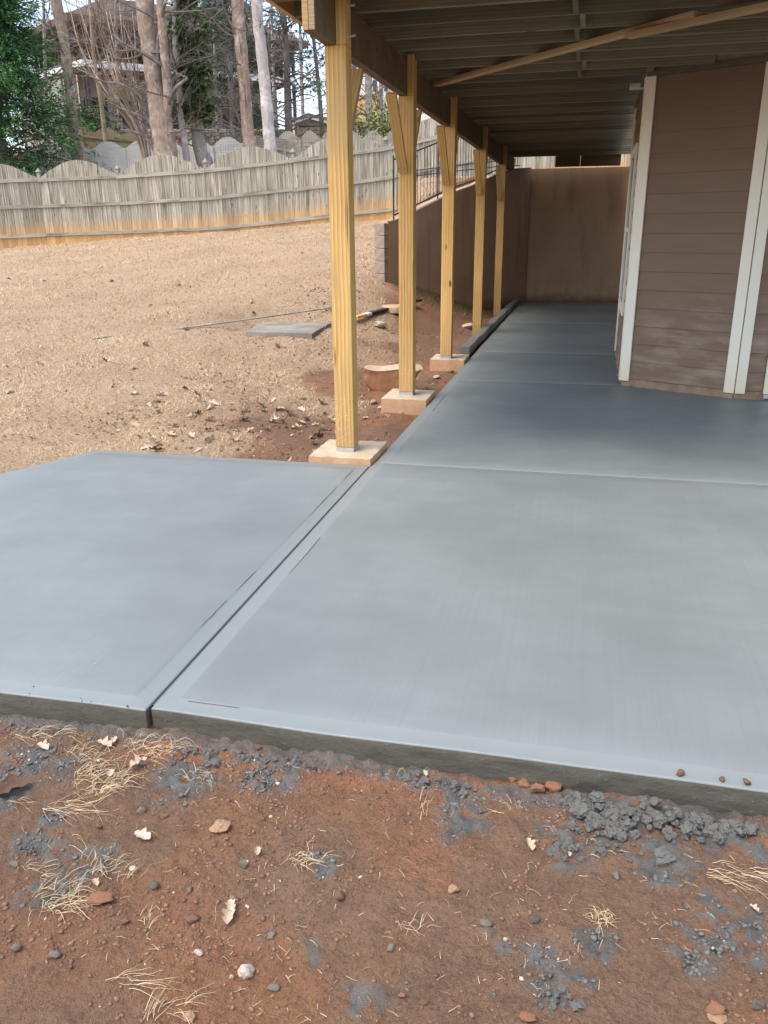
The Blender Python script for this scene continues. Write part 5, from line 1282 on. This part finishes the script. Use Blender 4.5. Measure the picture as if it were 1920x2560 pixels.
heap(1440, 705, 160, 70, 60, .012, .042, 960, 'lumps heaped against the slab', H1, .03)
heap(250, 515, 200, 40, 50, .010, .026, 960, 'lumps along the slab foot', H2, .012)
heap(1350, 425, 320, 36, 60, .010, .024, 0, 'lumps along the slab foot', H2, .012)
heap(900, 405, 160, 26, 22, .008, .018, 0, 'lumps along the slab foot', H2, .008)
heap(820, 790, 150, 70, 24, .008, .024, 960, 'crumbs on the slurry stains', H3); heap(1100, 800, 180, 60, 18, .008, .02, 960, 'crumbs on the slurry stains', H3); heap(760, 1480, 110, 60, 18, .008, .022, 960, 'crumbs on the slurry stains', H3)
for zx, zy, w, lb in [(1280, 497, 42, 'brown clod of mud sitting on the slab edge'), (1465, 537, 32, 'small brown crumb on the slab edge beside two clods'), (1570, 548, 44, 'flat brown clod hanging on the slab rim')]:
    p = onz(960+zx*.5787, 1650+zy*.5787, 0.0); p[1] = max(p[1], 2.27); s = w*.5787*mpp(p); stone('clod', p, [s, s*.8, s*.7], 'rock_brown', lb, 'clod', None, 2, int(zx) % 9, sink=.1, z=0.0)
for k, (zx, zy, w) in enumerate([(290, 268, 18), (255, 328, 14), (700, 372, 14), (690, 400, 22), (1255, 272, 12), (768, 415, 14), (1095, 450, 34), (825, 76, 16)]):
    p = onz(zx*.2893, 1640+zy*.2893, 0.0); p[1] = max(p[1], 2.235); s = w*.2893*mpp(p); stone('crumb', p, s, 'rock_white' if k in (3, 7) else 'rock_olive', 'tiny pebble dropped on the smooth slab band', 'pebble', 'pebbles on the slab', 1, k, sink=.05, z=.001)
# countless crumbs of clay and grit
def scatter(n, area, smin, smax, sub, pw, seed, clust=None):
    rg = np.random.default_rng(seed); x = rg.uniform(area[0], area[1], n*3); y = rg.uniform(area[2], area[3], n*3)
    k = rg.uniform(0, 1, n*3) < np.clip((fbm(x*3.5, y*3.5, seed, 3)-.38)*4, .03, 1); x = x[k][:n]; y = y[k][:n]; n = len(x)
    s = smin*(smax/smin)**(rg.uniform(0, 1, n)**pw)
    BV, BF = IC[sub]; nv = len(BV); jit3 = 1+rg.uniform(-.42, .42, (n, nv)); ro = rg.uniform(0, 6.28, n)
    V = BV[None]*jit3[..., None]*s[:, None, None]*np.stack([np.ones(n), rg.uniform(.6, 1, n), rg.uniform(.45, .85, n)], 1)[:, None, :]
    c, sn = np.cos(ro)[:, None], np.sin(ro)[:, None]; X = V[..., 0]*c-V[..., 1]*sn; Yv = V[..., 0]*sn+V[..., 1]*c
    V = np.stack([X+x[:, None], Yv+y[:, None], V[..., 2]+(gz(x, y)+s*.18)[:, None]], -1).reshape(-1, 3)
    F = (BF[None]+(np.arange(n)*nv)[:, None, None]).reshape(-1, 3); return V, F, nv, n, x, y, rg
def crumb_mat():
    t = NT('clay_crumbs'); c = t.ramp(t.attr('tint', 'Fac'), [(0, (.15, .085, .055)), (.55, (.24, .14, .09)), (.72, (.29, .14, .075)), (.80, (.13, .13, .125)), (.93, (.12, .12, .115)), (.95, (.45, .33, .23)), (1, (.55, .45, .34))]); t.col(c).rough(.85).spec(.2).bump(t.noise(t.co(), 120, 3), .4, .004); return t.m
MT['crumb'] = crumb_mat()
V, F, nv, n, x, y, rg = scatter(27000, (-2.8, 1.7, .75, 2.17), .0011, .0085, 1, 3.2, 101)
o = tri_mesh('clay_crumbs', V, F, MT['crumb'], None, False, {'tint': np.repeat(np.clip(rg.uniform(0, 1, n)*.75+slurry(x, y)*.3+(rg.uniform(0, 1, n) > .965)*.4, 0, 1), nv)}); tag(o, 'loose clay crumbs and grit on the bare ground', 'gravel', kind='stuff')
V, F, nv, n, x, y, rg = scatter(8000, (-4.2, -1.45, 5.6, 17), .003, .02, 1, 2.6, 102)
o = tri_mesh('clay_crumbs', V, F, MT['crumb'], None, False, {'tint': np.repeat(np.clip(rg.uniform(0, 1, n)*.75+(rg.uniform(0, 1, n) > .93)*.3, 0, 1), nv)}); tag(o, 'loose clay and stone chips around the post footings', 'gravel', kind='stuff')
V, F, nv, n, x, y, rg = scatter(52000, (-2.0, 1.25, .75, 2.19), .0014, .010, 1, 2.2, 103)
sv = slurry(x, y); kp = rg.uniform(0, 1, n) < np.clip(sv*.9+np.clip((y-2.09)/.1, 0, 1)*.35, 0, 1); kv = np.repeat(kp, nv); V = V.reshape(n, nv, 3)[kp].reshape(-1, 3); n = int(kp.sum()); F = (IC[1][1][None]+(np.arange(n)*nv)[:, None, None]).reshape(-1, 3)
o = tri_mesh('concrete_crumbs', V, F, MT['mud'], None, False); tag(o, 'fine grey concrete crumbs spilled over the clay', 'gravel', kind='stuff')
# straw: loose dry stalks
def straws(groups, seed):
    rg = np.random.default_rng(seed); paths = []; lifts = []; k = 7
    for (px, py, rx, ry, n, lmin, lmax, ang, spread, lift) in groups:
        for _ in range(n):
            a = rg.uniform(0, 6.283); q = math.sqrt(rg.random()); p = onz(px+rx*q*math.cos(a), py+ry*q*math.sin(a), -.085)
            if p[1] > 2.17: continue
            L = rg.uniform(lmin, lmax); th = ang+rg.normal(0, spread)+rg.normal(0, .32)/k*np.arange(k); h = rg.uniform(0, lift)
            xy = np.stack([p[0]+np.cumsum(np.cos(th))*L/k, np.minimum(p[1]+np.cumsum(np.sin(th))*L/k, 2.18)], 1); paths.append(xy); lifts.append(.004+h*np.sin(math.pi*(np.arange(k)+.5)/k)*np.where(np.arange(k) == 0, .3, 1))
    XY = np.array(paths); Z = gz(XY[..., 0], XY[..., 1])+np.array(lifts); P = np.concatenate([XY, Z[..., None]], -1)
    VV = []; FF = []; TT = []; off = 0
    for pts in P:
        w = rg.uniform(.0004, .0010); V, F = tube_data(pts+rg.normal(0, 1e-5, pts.shape), np.linspace(w, w*.5, k), 4); VV.append(V); FF.append(F+off); off += len(V); TT.append(np.full(len(V), np.clip(rg.normal(.55, .25), 0, 1)))
    return np.concatenate(VV), np.concatenate(FF), np.concatenate(TT)
G = []
Z6 = lambda zx, zy, rx, ry, *a: (zx*.5787, 1650+zy*.5787, rx*.5787, ry*.5787, *a)
Z7 = lambda zx, zy, rx, ry, *a: (960+zx*.5787, 1650+zy*.5787, rx*.5787, ry*.5787, *a)
G += [Z6(640, 380, 130, 60, 90, .04, .13, .5, .7, .03), Z6(420, 540, 130, 60, 110, .03, .10, .6, .7, .02), Z6(290, 640, 130, 25, 34, .05, .16, .2, .4, .012), Z6(380, 420, 120, 40, 40, .03, .09, .3, 1, .02), Z6(150, 310, 150, 30, 30, .04, .12, .1, .5, .02), Z6(230, 1020, 110, 70, 75, .03, .11, .6, .8, .02),
      Z6(400, 880, 90, 60, 26, .03, .09, 1.2, .9, .02), Z6(140, 890, 60, 40, 18, .02, .06, .3, .5, .01), Z6(1310, 870, 90, 30, 44, .02, .07, .2, 1.2, .012), Z6(860, 515, 60, 35, 34, .02, .06, .4, 1.5, .02), Z6(540, 920, 60, 60, 12, .03, .08, 1, .8, .02), Z6(620, 1130, 40, 40, 14, .02, .05, .8, 1.2, .015), Z6(500, 1390, 100, 30, 14, .05, .13, .3, .3, .015),
      Z6(750, 1490, 80, 25, 12, .03, .09, .2, .8, .012), Z6(640, 1530, 40, 40, 12, .04, .09, 1.4, .3, .03), Z6(60, 620, 60, 20, 10, .03, .07, .1, .4, .01), Z7(1480, 910, 170, 45, 34, .05, .14, -.15, .35, .012), Z7(940, 1130, 40, 35, 46, .015, .05, 1, 1.6, .02), Z7(110, 1150, 70, 30, 14, .02, .07, .2, 1.2, .02), Z7(560, 640, 50, 25, 8, .03, .07, 2.4, .6, .015), Z7(165, 650, 20, 60, 8, .03, .08, 1.5, .5, .02), Z7(25, 520, 20, 40, 5, .04, .07, 1.3, .3, .03), Z7(1610, 700, 40, 30, 6, .05, .1, .6, .3, .03),
      (960, 2150, 960, 400, 480, .006, .038, 0, 3, .003)]
V, F, T = straws(G, 111); st = tri_mesh('dry_straw', V, F, MT['straw'], None, True, {'tint': T}); tag(st, 'loose dry straw and grass stalks on the bare clay', 'straw', kind='stuff')
# moss and weeds at the foot of the sloping wall
rg = np.random.default_rng(120); n = 5200; s = rg.uniform(.0, .75, n)*WL; off = np.abs(rg.normal(0, .22, n))+.11; P_ = WA+WD*s[:, None]-WN*off[:, None]; a = rg.uniform(0, 6.28, n); el = rg.uniform(.3, 1.2, n)
keep = (P_[:, 0] < -1.6); P_ = P_[keep]; a = a[keep]; el = el[keep]; n = len(a)
V, F, m = ribbons(np.stack([P_[:, 0], P_[:, 1], gz(P_[:, 0], P_[:, 1])-.003], 1), np.stack([np.cos(a)*np.cos(el), np.sin(a)*np.cos(el), np.sin(el)], 1), rg.uniform(.02, .06, n), np.full(n, .008), rg.uniform(.1, .6, n), rg)
o = tri_mesh('weeds', V, F, MT['hedge'], None, False, {'tint': np.repeat(rg.uniform(0, 1, n)**2, m)}); tag(o, 'low green weeds along the foot of the sloping wall', 'weeds', kind='stuff')
